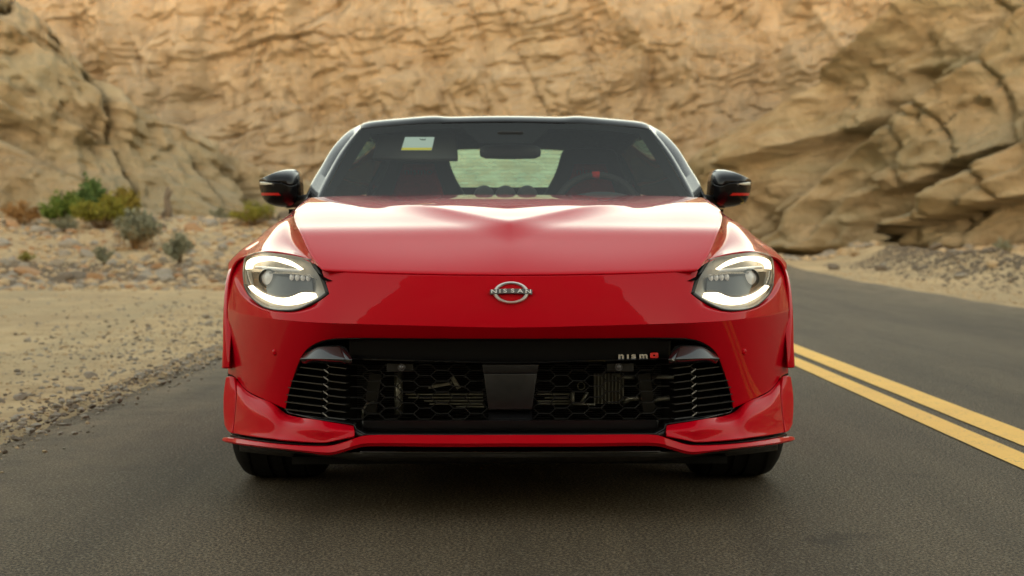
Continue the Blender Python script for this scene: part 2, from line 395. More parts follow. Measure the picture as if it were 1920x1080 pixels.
def worley(x, y, seed=0):
    ix, iy = np.floor(x), np.floor(y); f1 = np.full(x.shape, 9.); f2 = np.full(x.shape, 9.); cid = np.zeros(x.shape)
    for dx in (-1, 0, 1):
        for dy in (-1, 0, 1):
            cx, cy = ix+dx, iy+dy; px = cx + .1 + .8*_h(cx, cy, seed); py = cy + .1 + .8*_h(cx, cy, seed+11)
            d = np.maximum(np.abs(px-x), np.abs(py-y))*.6 + .4*np.hypot(px-x, py-y); idv = _h(cx, cy, seed+23)
            new = d < f1; f2 = np.where(new, f1, np.minimum(f2, d)); cid = np.where(new, idv, cid); f1 = np.where(new, d, f1)
    return f1, f2 - f1, cid

# ------------------------------------------------------------------ setting: terrain and road
def road_bend(y):                                                   # the road swings slightly to the right beyond the car
    t = np.maximum(0, np.asarray(y, float) - 8.0); return .0034*t*t / (1 + .012*t)
def terrain(x, y):
    """height at world (x, y); distances in y are from the nose of the car"""
    rb = road_bend(y); xl = x - rb
    off = np.maximum(np.maximum(-2.2 - xl, xl - 6.0), 0)             # metres outside the asphalt
    rough = smooth01(.1, 2.5, off)
    z = -.03 - .012*np.minimum(off, 3) + rough*(.07*fbm(x*.6, y*.6, 4, 3) + .03*fbm(x*3, y*3, 3, 5))
    far = smooth01(21.5, 38, y + .12*np.abs(x) + 2.0*fbm(x*.12, y*.12, 3, 8))
    left = smooth01(2.5, 7, -xl)
    z = z + left*(1.35*far + .22*far*fbm(x*.5, y*.5, 4, 9)*2)
    berm = np.exp(-((xl - 9.2 - .5*fbm(y*.15, x*0, 2, 4))/1.1)**2) * smooth01(8, 15, y)
    z = z + berm*(.46 + .45*fbm(x*.9, y*.9, 4, 6))
    z = z + smooth01(9.5, 13, xl)*smooth01(12, 60, y)*.62
    return z
xs = np.unique(np.concatenate([np.linspace(-400, -60, 12), np.linspace(-60, -22, 30), np.linspace(-22, 22, 230), np.linspace(22, 60, 30), np.linspace(60, 400, 12)]))
ys = np.unique(np.concatenate([np.linspace(-400, -40, 12), np.linspace(-40, -6, 30), np.linspace(-6, 50, 260), np.linspace(50, 90, 40), np.linspace(90, 500, 12)]))
X, Y = np.meshgrid(xs, ys)
g = MB(); g.grid(np.stack([X, Y, terrain(X, Y)], -1)); ground = g.build('ground', M['sand'], face=(0, 0, 1)); tag(ground, kind='structure')

yy = np.concatenate([np.linspace(-60, -6, 60), np.linspace(-6, 14, 500), np.linspace(14, 75, 200)])
el = -2.17 + .10*fbm(yy*.5, yy*0, 3, 31)*2 + .09*fbm(yy*5, yy*0, 3, 32) + road_bend(yy)
er = 5.95 + .12*fbm(yy*.5, yy*0, 3, 33)*2 + .07*fbm(yy*5, yy*0, 3, 34) + road_bend(yy)
frac = np.linspace(0, 1, 26)
P = np.stack([np.stack([el*(1-q)+er*q, yy, np.full_like(yy, 0.0)], -1) for q in frac], 1)
P[:, 0, 2] = -.045; P[:, -1, 2] = -.045
tag(MB().grid(P).build('road', M['asphalt'], face=(0, 0, 1)), kind='structure')
def stripe(x0, x1):
    ys_ = np.linspace(-60, 75, 700); w0 = .004*fbm(ys_*9, ys_*0, 3, int(x0*100)); w1 = .004*fbm(ys_*9, ys_*0, 3, int(x1*100))
    P = np.stack([np.stack([x0+w0+road_bend(ys_), ys_, np.full_like(ys_, .004)], -1), np.stack([x1+w1+road_bend(ys_), ys_, np.full_like(ys_, .004)], -1)], 1)
    return tag(MB().grid(P).build('road_marking', M['line'], face=(0, 0, 1)), kind='structure')
stripe(1.724, 1.851); stripe(1.917, 2.070)

# ------------------------------------------------------------------ setting: cliffs
def cliff(name, mat, path, n_u, n_v, lean, disp, z0=-.5, back=8.0, flip=False):
    """path = [(x, y, height)], walked so that the rock lies on its left; disp(u, v, h) = push out of the face in metres"""
    p = np.array(path, float); q = crv(p, 300); L = np.r_[0, np.cumsum(np.linalg.norm(np.diff(q[:, :2], axis=0), axis=1))]
    s = np.linspace(0, L[-1], n_u); bx = np.interp(s, L, q[:, 0]); by = np.interp(s, L, q[:, 1]); hh = np.interp(s, L, q[:, 2])
    tx = np.gradient(bx, s); ty = np.gradient(by, s); ln = np.hypot(tx, ty); nx, ny = ty/ln, -tx/ln    # outward (right of the walk)
    if flip: nx, ny = -nx, -ny
    k = np.ones(25)/25
    nx = np.convolve(np.pad(nx, 12, 'edge'), k, 'valid'); ny = np.convolve(np.pad(ny, 12, 'edge'), k, 'valid')
    hh = hh*(1 + .07*fbm(s*.25, s*0, 4, 77)*2)
    v = np.linspace(0, 1, n_v); S, Vv = np.meshgrid(s, v); HH = np.broadcast_to(hh, S.shape); zz = Vv*HH
    d = disp(S, zz, HH) * smooth01(0, .04, Vv)**.5
    off = -lean*zz - .9*np.maximum(0, Vv-.82)**2*HH*3 + d
    Pt = np.stack([bx + nx*off, by + ny*off, z0 + zz + .25*d*0], -1)
    top = [Pt]
    for kx in range(1, 5):
        b = Pt[-1].copy(); f = back*kx/4; b[:, 0] -= nx*f; b[:, 1] -= ny*f; b[:, 2] += -.05*f*f/back + .5*fbm(s*.3+kx, s*0+kx, 3, 5)*(kx > 0); top.append(b[None])
    o = MB().grid(np.concatenate(top, 0)).build(name, mat, sharp=None)
    s_ = sum((pl.normal.x*0 + pl.normal.z)*pl.area for pl in o.data.polygons)
    if s_ < 0: o.data.flip_normals()
    return tag(o, kind='structure')
def ridged(x, y, o, seed):
    return 1 - 2*np.abs(fbm(x, y, o, seed))*2
def disp_back(u, z, h):
    wu = u + 2.4*fbm(u*.22, z*.22, 5, 41); wz = z - .17*u + 1.5*fbm(u*.10, z*.20, 5, 42)
    m1 = smooth01(.0, .30, fbm(u*.09, z*.13, 3, 31)); m2 = smooth01(-.05, .28, fbm(u*.21, z*.21, 3, 32))
    row = np.floor(wz/2.6); f1, e, cid = worley(wu/4.4 + .37*row, wz/2.6, 43); f1b, e2, cid2 = worley(wu/1.3, wz/.9, 44)
    bed = wz/1.5; led = bed - np.floor(bed); bd2 = wz/.45; led2 = bd2 - np.floor(bd2)
    d = .5*(cid-.5) - .35*np.exp(-e/.06)*m1 + .34*(cid2-.5)*m2 - .16*np.exp(-e2/.08)*m2
    d += .34*led*vnoise(wu*.13, np.floor(bed), 45) + .10*led2*vnoise(wu*.35, np.floor(bd2), 40)
    t = fbm(wu*.30, wz*.42, 5, 29)*9; d += .30*(np.floor(t) + smooth01(.0, .25, t-np.floor(t)))
    d += 2.2*fbm(u*.08, z*.10, 4, 46)*2 + 2.2*ridged(u*.075 + .05*z, z*.03, 3, 19) + 1.25*ridged(wu*.26, z*.06, 4, 33)*(.3 + vnoise(u*.07, z*.10, 21)) + .55*ridged(wu*.85, z*.14, 4, 28)*vnoise(u*.15, z*.15, 22) + .38*fbm(wu*1.3, wz*1.8, 4, 47)
    vc = np.abs(fbm(u*.40 + .18*z, z*.05, 4, 48)); d -= .45*np.exp(-vc/.016)*smooth01(.45, .85, vnoise(u*.22, z*.20, 49))
    return d
def disp_left(u, z, h):
    a = -.62; s = u*math.cos(a) + z*math.sin(a); n = -u*math.sin(a) + z*math.cos(a)
    n = n + 1.4*fbm(u*.22, z*.22, 5, 51); bed = n/1.7; led = bed-np.floor(bed); b2 = n/.6; l2 = b2-np.floor(b2)
    f1, e, cid = worley(s/3.4 + .3*np.floor(bed), n/1.7, 52); m1 = smooth01(-.1, .25, fbm(u*.15, z*.2, 3, 34))
    d = 1.0*led*(.3+.9*vnoise(s*.2, np.floor(bed), 36)) + .5*(vnoise(np.floor(bed), np.floor(bed)*0, 53)-.5) + .4*(cid-.5)*m1 - .35*np.exp(-e/.06)*m1 + .28*l2*vnoise(s*.4, np.floor(b2), 35)
    vc = np.abs(fbm(u*.40, z*.06, 4, 54)); d -= 1.5*np.exp(-vc/.016)*smooth01(.25, .6, vnoise(u*.3, z*.2, 38))
    t = fbm(s*.30, n*.5, 5, 27)*8; d += .28*(np.floor(t) + smooth01(0, .3, t-np.floor(t)))
    return d + 1.9*fbm(u*.16, z*.22, 4, 55)*2 + .9*fbm(u*.6, z*.6, 6, 56) + .45*ridged(u*.9, z*.2, 4, 37) + .4*fbm(u*2, z*2, 4, 26)
def disp_right(u, z, h):
    a = .66; s = u*math.cos(a) + z*math.sin(a); n = -u*math.sin(a) + z*math.cos(a)
    n = n + 2.0*fbm(u*.16, z*.16, 4, 61); r = n/4.2; fr = r-np.floor(r)
    fold = np.where(fr < .78, fr/.78, (1-fr)/.22)                        # bulging beds that end in an undercut
    d = 3.3*fold**1.4*(.4+1.0*vnoise(s*.09, np.floor(r), 62))
    r2 = n/1.3; f2 = r2-np.floor(r2); d += .75*f2*vnoise(s*.3, np.floor(r2), 63)
    hole = vnoise(u*.75, z*.75, 64); d -= .9*np.maximum(0, hole-.80)/.2
    for u0, z0_, u1, sl in ((13.5, 3.6, 18.9, .36), (20.8, 2.5, 26.5, .32), (21.5, .55, 27.5, .26), (30, 4, 37, .3), (8.5, 2.2, 11.5, .5)):
        dz = z - (z0_ + sl*(u-u0)) + .5*fbm(u*.5, z*.5, 4, 20); mk = smooth01(u0-1.2, u0+.6, u)*(1 - smooth01(u1-.6, u1+1.4, u))
        d += mk*np.where(dz > 0, 1.0*np.exp(-np.maximum(dz, 0)/1.5), -1.25*np.exp(np.minimum(dz, 0)/.8))
    vc = np.abs(fbm(u*.35+.4*z*.35, z*.10, 3, 65)); d -= .8*np.exp(-vc/.014)
    t = fbm(s*.25, n*.45, 5, 25)*7; d += .25*(np.floor(t) + smooth01(0, .3, t-np.floor(t)))
    return d + 1.6*fbm(u*.13, z*.15, 4, 66)*2 + .45*fbm(u*.7, z*.7, 6, 67) + .22*fbm(u*2, z*2, 4, 24) + .30*ridged(s*.4, n*.8, 4, 23)
cliff('cliff', M['rock_back'], [(48, 66, 17), (22, 66, 16.5), (0, 67, 17), (-20, 69, 17.5), (-46, 66, 18)][::-1], 820, 240, .34, disp_back, z0=.0)
cliff('cliff', M['rock_left'], [(0, 54, .7), (-4.5, 50, 1.6), (-8.2, 46.5, 2.9), (-11.0, 43.5, 4.4), (-13.5, 41.5, 6.5), (-17, 40, 10), (-24, 37, 14), (-40, 28, 17)][::-1], 460, 180, .50, disp_left, z0=.6, back=7)
cliff('cliff', M['rock_right'], [(1.0, 64, .8), (5.0, 62, 2.2), (9.5, 57, 5.8), (13, 51.5, 9.5), (17, 45.5, 13), (22, 40, 15), (33, 31, 17), (48, 20, 18)], 560, 200, .50, disp_right, z0=.1, back=9)
# canyon walls that carry on round behind the camera; the last, a tall buttress, is added unseen to darken the nose reflection
cliff('cliff', M['rock_left'], [(-32, 37, 17), (-44, 5, 15), (-46, -20, 13), (-42, -44, 12), (-26, -60, 12)][::-1], 200, 40, .4, disp_left, z0=-.3)
cliff('cliff', M['rock_right'], [(38, 34, 19), (49, 0, 15), (48, -30, 13), (40, -54, 12), (26, -64, 12)], 200, 40, .4, disp_right, z0=-.3)
cliff('cliff', M['rock_back'], [(26, -40, 30), (17, -29, 38), (0, -23, 42), (-17, -29, 38), (-26, -40, 30)], 200, 90, .22, disp_back, z0=-.3, back=14)

#PLANTS#
# ------------------------------------------------------------------ stones and gravel
def stone_mesh(seed, mat):
    bm = bmesh.new(); bmesh.ops.create_icosphere(bm, subdivisions=2, radius=1.0)
    rg = random.Random(seed); cuts = [(Vector((rg.gauss(0, 1), rg.gauss(0, 1), rg.gauss(0, 1))).normalized(), rg.uniform(.45, .8)) for _ in range(9)]
    for v in bm.verts:
        for n, dd in cuts:
            k = v.co.dot(n) - dd
            if k > 0: v.co -= n*k*.92
        v.co *= rg.uniform(.95, 1.05)
    me = bpy.data.meshes.new('stone'); bm.to_mesh(me); bm.free(); me.materials.append(mat); return me
STM = {k: [stone_mesh(10*i + j, M[k]) for j in range(5)] for i, k in enumerate(('stone_grey', 'stone_tan', 'stone_dark', 'stone_rust'))}
def place_stone(x, y, r, kind, label, group):
    o = bpy.data.objects.new('stone', random.choice(STM[kind])); COL.objects.link(o)
    o.location = (x, y, float(terrain(np.array(x), np.array(y))) + r*.22)
    o.rotation_euler = (random.uniform(-.4, .4), random.uniform(-.4, .4), random.uniform(0, 6.28)); o.scale = (r*random.uniform(.9, 1.3), r*random.uniform(.8, 1.1), r*random.uniform(.45, .75))
    return tag(o, label, 'stone', group)
KN = {'stone_grey': 'grey', 'stone_tan': 'pale tan', 'stone_dark': 'dark brown', 'stone_rust': 'rust coloured'}
for _ in range(90):
    y = random.uniform(22, 36); x = -(y+3.85)*random.uniform(.13, .375); k = random.choice(['stone_grey', 'stone_grey', 'stone_tan', 'stone_dark', 'stone_rust'])
    place_stone(x, y, random.choice([.10, .12, .15, .18, .22, .28])*random.uniform(.8, 1.2), k, KN[k] + ' stone among the rubble on the left bank below the shrubs', KN[k] + ' stones strewn over the left bank')
for _ in range(26):
    y = random.uniform(3.2, 13); x = -2.35 - abs(random.gauss(0, .9)); k = random.choice(['stone_grey', 'stone_dark', 'stone_grey'])
    place_stone(x, y, random.uniform(.022, .05), k, 'small ' + KN[k] + ' stone on the sandy shoulder beside the asphalt edge', 'small ' + KN[k] + ' stones on the sandy shoulder')
for _ in range(36):
    y = random.uniform(14, 34); x = float(road_bend(y)) + 9.2 + random.gauss(0, 1.0); k = random.choice(['stone_grey', 'stone_dark', 'stone_tan', 'stone_dark'])
    place_stone(x, y, random.uniform(.07, .2), k, KN[k] + ' stone on the low gravel berm across the road', KN[k] + ' stones on the berm across the road')
def pebbles(name, n, fx, rmin, rmax, mat, label=None):
    bm = bmesh.new(); bmesh.ops.create_icosphere(bm, subdivisions=1, radius=1.0); bv = np.array([v.co[:] for v in bm.verts]); bf = np.array([[v.index for v in f.verts] for f in bm.faces]); bm.free()
    x, y = fx(n); r = rmin*(rmax/rmin)**(RNG.random(n)**2.2)
    V = bv[None]*(r[:, None, None])*RNG.uniform(.6, 1.15, (n, len(bv), 1))*RNG.uniform(.7, 1.3, (n, 1, 3))*np.array([1, 1, .6])
    zt = terrain(x, y); on = (x > -2.15 + road_bend(y)) & (x < 5.95 + road_bend(y)); V = V + np.stack([x, y, np.where(on, .001, zt) + r*.15], 1)[:, None]
    Fc = bf[None] + (np.arange(n)*len(bv))[:, None, None]
    o = mesh_obj(name, V.reshape(-1, 3), Fc.reshape(-1, 3), mat, smooth=False); return tag(o, label, kind='stuff')
def near(n):
    y = RNG.uniform(.6, 15, n); e = RNG.normal(0, 1.0, n); return -2.16 + road_bend(y) - np.where(e > 0, e*1.1, e*.16), y
def nearr(n):
    y = RNG.uniform(9, 30, n); return 6.0 + road_bend(y) + np.abs(RNG.normal(0, .9, n)), y
def bank(n):
    y = RNG.uniform(19, 37, n); return -(y+3.85)*RNG.uniform(.10, .39, n), y
def slope(n):
    y = RNG.uniform(20.5, 26, n); return -(y+3.85)*RNG.uniform(.10, .39, n), y
def bermf(n):
    y = RNG.uniform(10, 38, n); return road_bend(y) + 9.2 + RNG.normal(0, .75, n), y
pebbles('gravel', 4200, near, .004, .026, M['stone_grey']); pebbles('gravel', 3600, near, .004, .022, M['stone_dark']); pebbles('gravel', 4200, near, .004, .018, M['stone_tan'])
def wide(n):
    y = RNG.uniform(.5, 22, n); return -2.3 - 9*RNG.random(n)**1.3 + road_bend(y), y
pebbles('gravel', 3500, wide, .004, .030, M['stone_tan']); pebbles('gravel', 1500, wide, .004, .035, M['stone_grey']); pebbles('gravel', 900, wide, .004, .028, M['stone_dark'])
pebbles('gravel', 1500, nearr, .01, .04, M['stone_tan'])
pebbles('rubble', 1700, bank, .03, .14, M['stone_grey']); pebbles('rubble', 1900, bank, .03, .15, M['stone_tan']); pebbles('rubble', 900, bank, .03, .13, M['stone_rust'])
pebbles('gravel', 12000, slope, .015, .06, M['stone_dark'])
def foot(n):
    t = RNG.random(n); return 9.0 + 16*t + RNG.normal(0, .8, n), 53.5 - 17*t + RNG.normal(0, .8, n) - 2.5
pebbles('rubble', 2500, foot, .04, .25, M['stone_tan']); pebbles('rubble', 900, foot, .04, .3, M['stone_grey'])
pebbles('gravel', 15000, bermf, .015, .07, M['stone_dark']); pebbles('gravel', 1500, bermf, .012, .06, M['stone_tan'])

# ------------------------------------------------------------------ shrubs and the dead snag
def leaf_mat(name, a, b_):
    m, t, p = new_mat(name); tc, noise, voro, ramp, rng, mix, math_, bump = nodes(t)
    t.links.new(ramp(noise(3.5, 5, .7), [(.3, a), (.7, b_)]), p.inputs['Base Color']); p.inputs['Roughness'].default_value = .8; p.inputs['Specular IOR Level'].default_value = .2
    return m
LM = {'green': leaf_mat('leaf_green', (0.072, 0.123, 0.020), (0.160, 0.217, 0.043)), 'dark': leaf_mat('leaf_dark', (0.051, 0.094, 0.026), (0.109, 0.174, 0.051)), 'olive': leaf_mat('leaf_olive', (0.145, 0.152, 0.020), (0.290, 0.261, 0.043)),
      'yellow': leaf_mat('leaf_yellow', (.17, .14, .025), (.30, .23, .05)), 'sage': leaf_mat('leaf_sage', (.16, .17, .11), (.28, .28, .20)), 'dry': leaf_mat('leaf_dry', (.22, .12, .04), (.38, .22, .09)), 'stem': leaf_mat('stem_bark', (.12, .08, .045), (.20, .14, .08))}
def shrub(pxx, pyt, y, width, height, kind, label, dens=1.0, upright=.5, base=None):
    x = (pxx - 960)/FPX*(y + DIST); z = float(terrain(np.array(x), np.array(y)))
    o = empty('shrub', (x, y, z - .03)); tag(o, label, 'shrub', None)
    rg = np.random.default_rng(int(pxx*7 + y)); st = MB(); tips = []
    for k in range(int(26*dens)):
        a = rg.uniform(0, 2*np.pi); rr_ = np.sqrt(rg.random()); h = height*rg.uniform(.55, 1.0)*(1 - .35*rr_**2)
        e = np.array([width/2*rr_*np.cos(a), width/2*rr_*np.sin(a)*.8, h]); mp = e*np.array([.45*(1-upright)+.15, .45*(1-upright)+.15, .5]) + rg.normal(0, .03, 3)*height
        st.tube([(0 + e[0]*.08, e[1]*.08, 0), tuple(mp), tuple(e)], [.012*height+.004, .008*height+.003, .003], 5); tips += [(mp, e)]*4
    st.build('stem', LM['stem'], o)
    nl = int(1900*dens); V = []; Fc = []
    for k in range(nl):
        mp, e = tips[rg.integers(len(tips))]; t = rg.uniform(.1, 1.08); c = mp*(1-t) + e*t + rg.normal(0, .055, 3)*np.array([width, width, height*.8]); c[2] = max(c[2], .02)
        L = height*rg.uniform(.06, .12); d = rg.normal(0, 1, 3); d[2] = abs(d[2]) + upright*1.2; d /= np.linalg.norm(d); n_ = np.cross(d, rg.normal(0, 1, 3)); n_ /= np.linalg.norm(n_); wv = n_*L*.32
        b0 = len(V); V += [c - wv*.4, c + d*L*.5 - wv, c + d*L, c + d*L*.5 + wv]; Fc.append((b0, b0+1, b0+2, b0+3))
    mesh_obj('foliage', V, Fc, LM[kind], o, smooth=False)
    if base:
        V = []; Fc = []
        for k in range(int(600*dens)):
            a = rg.uniform(0, 2*np.pi); r_ = np.sqrt(rg.random())*width*.42; c = np.array([r_*np.cos(a), r_*np.sin(a), rg.uniform(0, height*.55)]); d = rg.normal(0, .5, 3); d[2] = abs(d[2]) + 1; d /= np.linalg.norm(d); L = height*rg.uniform(.08, .16)
            n_ = np.cross(d, rg.normal(0, 1, 3)); n_ /= np.linalg.norm(n_); b0 = len(V); V += [c - n_*.006, c + d*L, c + n_*.006]; Fc.append((b0, b0+1, b0+2))
        tag(mesh_obj('dry_twigs', V, Fc, LM[base], o, smooth=False), kind='stuff')
    return o
def PXM(p, y): return p*(y + DIST)/FPX                                # photo pixels -> metres at that distance
for a in [(118, 343, 33, 66, 62, 'green', 'bright green bushy shrub left of the dark green one at the rock foot', 1.2, .3, None),
          (170, 338, 34, 56, 74, 'dark', 'tall dark green shrub rising behind the round olive one', 1.2, .4, None),
          (190, 360, 31.5, 92, 60, 'olive', 'broad round olive shrub in front of the dark green one', 1.5, .2, None),
          (232, 348, 34, 54, 60, 'yellow', 'yellowish shrub behind the grey topped bush with dry base', 1.0, .4, None),
          (253, 378, 28, 80, 66, 'sage', 'grey topped bush with dry orange twigs at its base', 1.2, .6, 'dry'),
          (337, 405, 26, 48, 56, 'sage', 'thin upright pale grey green shrub nearest the car', .7, .9, None),
          (122, 384, 31, 42, 30, 'sage', 'small grey shrub at the foot of the bright green one', .7, .3, None),
          (40, 372, 33, 60, 44, 'dry', 'dry rust coloured brush at the left edge against the rock', .8, .7, 'dry'),
          (50, 440, 26, 30, 20, 'olive', 'tiny olive tuft alone among the grey stones of the bank', .5, .6, None),
          (476, 385, 33, 78, 44, 'olive', 'low brownish green bush just left of the car by the mirror', .9, .3, 'dry'),
          (411, 384, 35, 34, 26, 'sage', 'small grey tuft between the snag and the car', .5, .4, None),
          (195, 425, 25.5, 34, 40, 'sage', 'sparse grey sprig in the stones below the olive shrub', .45, .9, None),
          (1880, 430, 37, 34, 34, 'sage', 'small grey shrub under the dark rock overhang across the road', .7, .4, 'dry'),
          (1832, 452, 35, 42, 14, 'yellow', 'low yellow tuft on the flat ground across the road', .5, .3, None),
          (1601, 452, 41, 22, 10, 'dry', 'tiny dry orange tuft at the foot of the right hand cliff', .4, .5, None)]:
    p_, t_, y_, w_, h_, k_, lb, dn, up, ba = a; shrub(p_, t_, y_, PXM(w_, y_)*1.2, PXM(h_, y_)*1.15, k_, lb, dn, up, ba)
x_ = (314-960)/FPX*(35+DIST); sg_ = MB(); zb = float(terrain(np.array(x_), np.array(35.)))
sg_.tube([(x_, 35, zb-.1), (x_+.02, 35, zb+.25), (x_-.03, 35.02, zb+.55), (x_+.02, 35, zb+.85)], [.13, .10, .085, .04], 9)
sg_.tube([(x_-.02, 35, zb+.5), (x_+.10, 34.97, zb+.68), (x_+.12, 34.97, zb+.80)], [.05, .035, .01], 6)
tag(sg_.build('dead_tree', M['stone_dark']), 'dark dead tree snag standing on the bank before the left rock', 'tree')
#ENDPLANTS#

# ------------------------------------------------------------------ the car (car space: x across, y back from the nose, z up)
car = empty('sports_car', (-.0036, 0, 0), .0118)
tag(car, 'red sports car with black roof facing the camera, headlights lit', 'car')
G = np.array
def scs(xs, ys):                                                    # symmetric about 0
    return cs([-x for x in xs[:0:-1]] + list(xs), list(ys[:0:-1]) + list(ys))
# --- nose surfaces: depth along the sight line over photo position
d_crease = scs([0, 100, 200, 300, 345, 400, 450, 490, 510, 526, 545], [0, .004, .018, .046, .068, .122, .205, .32, .405, .495, .62])
py_crease = scs([0, 150, 323, 410, 454, 498, 530], [614, 611, 606, 601, 596, 589, 581])
A1 = pc([0, 300, 400, 480, 560], [.030, .040, .085, .085, .08]); A2 = pc([0, 300, 380, 450, 560], [.15, .14, .075, .045, .03])
def F1(hx, py):
    t = (py_crease(hx) - py) / 100.; return d_crease(hx) + A1(hx)*t + .014*t*np.abs(t)
def F2(hx, py):
    t = (py - py_crease(hx)) / 100.; return d_crease(hx) + A2(hx)*t
def px(P, f): return Wp(P[..., 0], P[..., 1], f(P[..., 0], P[..., 1]))
# --- bonnet height
zs = cs([-.02, .03, .06, .12, .21, .30, .37, .46, .57, .70, .90, 1.12, 1.35, 1.6], [.624, .662, .680, .7095, .7465, .7815, .8075, .8275, .8500, .8755, .9055, .9245, .938, .951])
qe = cs([0, .1, .2, .4, .75, 1.0, 1.2, 1.5], [-.02, -.015, -.008, -.005, -.014, -.008, -.002, 0]); xe = cs([.1, .2, .4, .75, 1.2], [.52, .56, .62, .69, .70])
def hood_h(x, y):
    ax = np.abs(x); z = zs(y) + qe(y)*np.clip(ax/xe(y), 0, 1.3)**4
    t = y - (.375 + 1.22*ax); wd = .15
    z = z + .0145*np.where(t < 0, np.clip(1 + t/wd, 0, 1)**2, np.exp(-t/.5))*(1 - .8*smooth01(.7, 1.3, y))*(1 - smooth01(.18, .46, ax))            # the V-shaped fold
    z = z + .006*np.clip(1 - ax/.30, 0, 1)**2*smooth01(.0, .25, y)*(1 - smooth01(.5, .8, y))
    z = z - .008*np.exp(-((ax-.42)/.14)**2)*smooth01(.25, .9, y)
    return z
def hood_hit(hx, py):
    hx = np.asarray(hx, float); py = np.asarray(py, float); lo = np.full(hx.shape, -.01); hi = np.full(hx.shape, 1.9)
    for _ in range(50):
        m = (lo+hi)/2; s = (DIST+m)/FPX; f = hood_h(hx*s, m) - (EYE + (HORIZON-py)*s)
        lo = np.where(f < 0, m, lo); hi = np.where(f < 0, hi, m)
    m = (lo+hi)/2; s = (DIST+m)/FPX; return np.stack([hx*s, m], -1)
def part(name, grids, mat, parent=car, both=True, face=(0, -1, .3), solid=.006, bevel=.0018, merge=2e-4, sharp=30, **k):
    mb = MB()
    for g_ in grids:
        mb.grid(g_)
        if both: mb.grid(mir(g_), flip=True)
    return mb.build(name, mat, parent, merge=merge, face=face, solid=solid, bevel=bevel, sharp=sharp, **k)
def pair(name, grids, mat, parent=car, face=(1, -1, .3), **k):       # one part on each side
    res = []
    for s in (-1, 1):
        par = parent if not isinstance(parent, (list, tuple)) else parent[0 if s < 0 else 1]
        gs = [mir(g_) if s < 0 else g_ for g_ in grids]
        res.append(part(name, gs, mat, par, both=False, face=(face[0]*s, face[1], face[2]), **k))
    return res

# --- bonnet
fr = crv([(0, 514.6), (100, 513.8), (200, 511.8), (300, 508.6), (350.5, 505.6)], 61)
sd_ = crv([(350.5, 505.6), (366, 485), (378, 463), (389, 437), (397, 418), (399, 404), (396, 394), (386, 384), (367.5, 370.5)], 91)
re_ = crv([(0, 365), (110, 365.5), (220, 366.4), (300, 367.4), (367.5, 370.5)], 61)
frp, sdp, rep = hood_hit(fr[:, 0], fr[:, 1]), hood_hit(sd_[:, 0], sd_[:, 1]), hood_hit(re_[:, 0], re_[:, 1])
sdp = lin(sdp, 101); rep = lin(rep, 61); frp = lin(frp, 61)
cen = np.stack([np.zeros(101), np.linspace(frp[0, 1], rep[0, 1], 101)], 1); frp[0, 0] = rep[0, 0] = 0
XY = coons(frp, rep, cen, sdp)
part('hood', [np.concatenate([XY, hood_h(XY[..., 0], XY[..., 1])[..., None]], -1)], M['red'], face=(0, 0, 1), solid=.008, sharp=40)
seam = sdp                                                            # (x, y) along the bonnet edge

# --- front bumper: nose panel, corners under the headlights, strip above the grille, cheeks
cr = lambda a, b, n: (lambda q: np.stack([q, py_crease(q)], 1))(np.linspace(a, b, n))
tip = lin([(330, py_crease(330)), (339, 551)], 25)
a1 = coons(cr(0, 330, 61), lin([(0, 562), (339, 551)], 61), lin([(0, 614), (0, 562)], 25), tip)
a2 = coons(lin([(0, 562), (339, 551)], 61), crv([(0, 517.6), (100, 516.8), (200, 514.8), (300, 511.4), (352.5, 508.6)], 61), lin([(0, 562), (0, 517.6)], 25), crv([(339, 551), (346, 526.5), (352.5, 508.6)], 25))
hl_low = [(339, 551), (359, 565.5), (379, 575), (398, 582), (418, 584.5), (444, 582.5), (464, 576), (480.5, 564), (492, 550), (498.8, 533), (501, 514), (499.5, 497), (497, 484)]
b = coons(cr(330, 526, 81), crv(hl_low, 81), tip, crv([(526, float(py_crease(526))), (524.5, 534), (514, 496), (497, 484)], 25))
bd = px(b, F1); v_ = np.linspace(0, 1, 25)[:, None]*np.ones((1, 81)); bd[..., 1] += .016*smooth01(.66, .97, v_)*smooth01(345, 380, b[..., 0])
gt = [(0, 635), (200, 634), (280, 633.2), (330, 634.5)]
g_edge = [(330, 634.5), (350, 638), (372, 648), (387, 662), (396, 680), (405, 705), (414, 735), (420, 766)]
c_ = coons(crv(gt, 61), cr(0, 330, 61), lin([(0, 635), (0, 614)], 9), lin([(330, 634.5), (330, py_crease(330))], 9))
cheek_low = [(420, 766), (440, 757), (466, 745), (490, 732), (503, 718), (514, 705), (525, 700)]
dl = coons(crv(cheek_low, 81), cr(330, 526, 81), np.concatenate([crv(g_edge[::-1], 63)[:-1], lin([(330, 634.5), (330, py_crease(330))], 9)]), crv([(525, 700), (527, 640), (526, float(py_crease(526)))], 71))
bumper = part('front_bumper', [px(a1, F1), px(a2, F1), bd, px(c_, F2), px(dl, F2)], M['red'], sharp=24)
for s in (-1, 1):
    p0 = Wp(439.*1, 660., F2(439., 660.)); p0 = Vector(p0); p0.x *= s
    mb = MB().lathe([(.0005, -.004), (.006, -.0035), (.0085, -.001), (.010, .003), (.010, .012)], p0, 'y', 18)
    mb.build('parking_sensor', M['red'], bumper, face=(0, -1, 0))

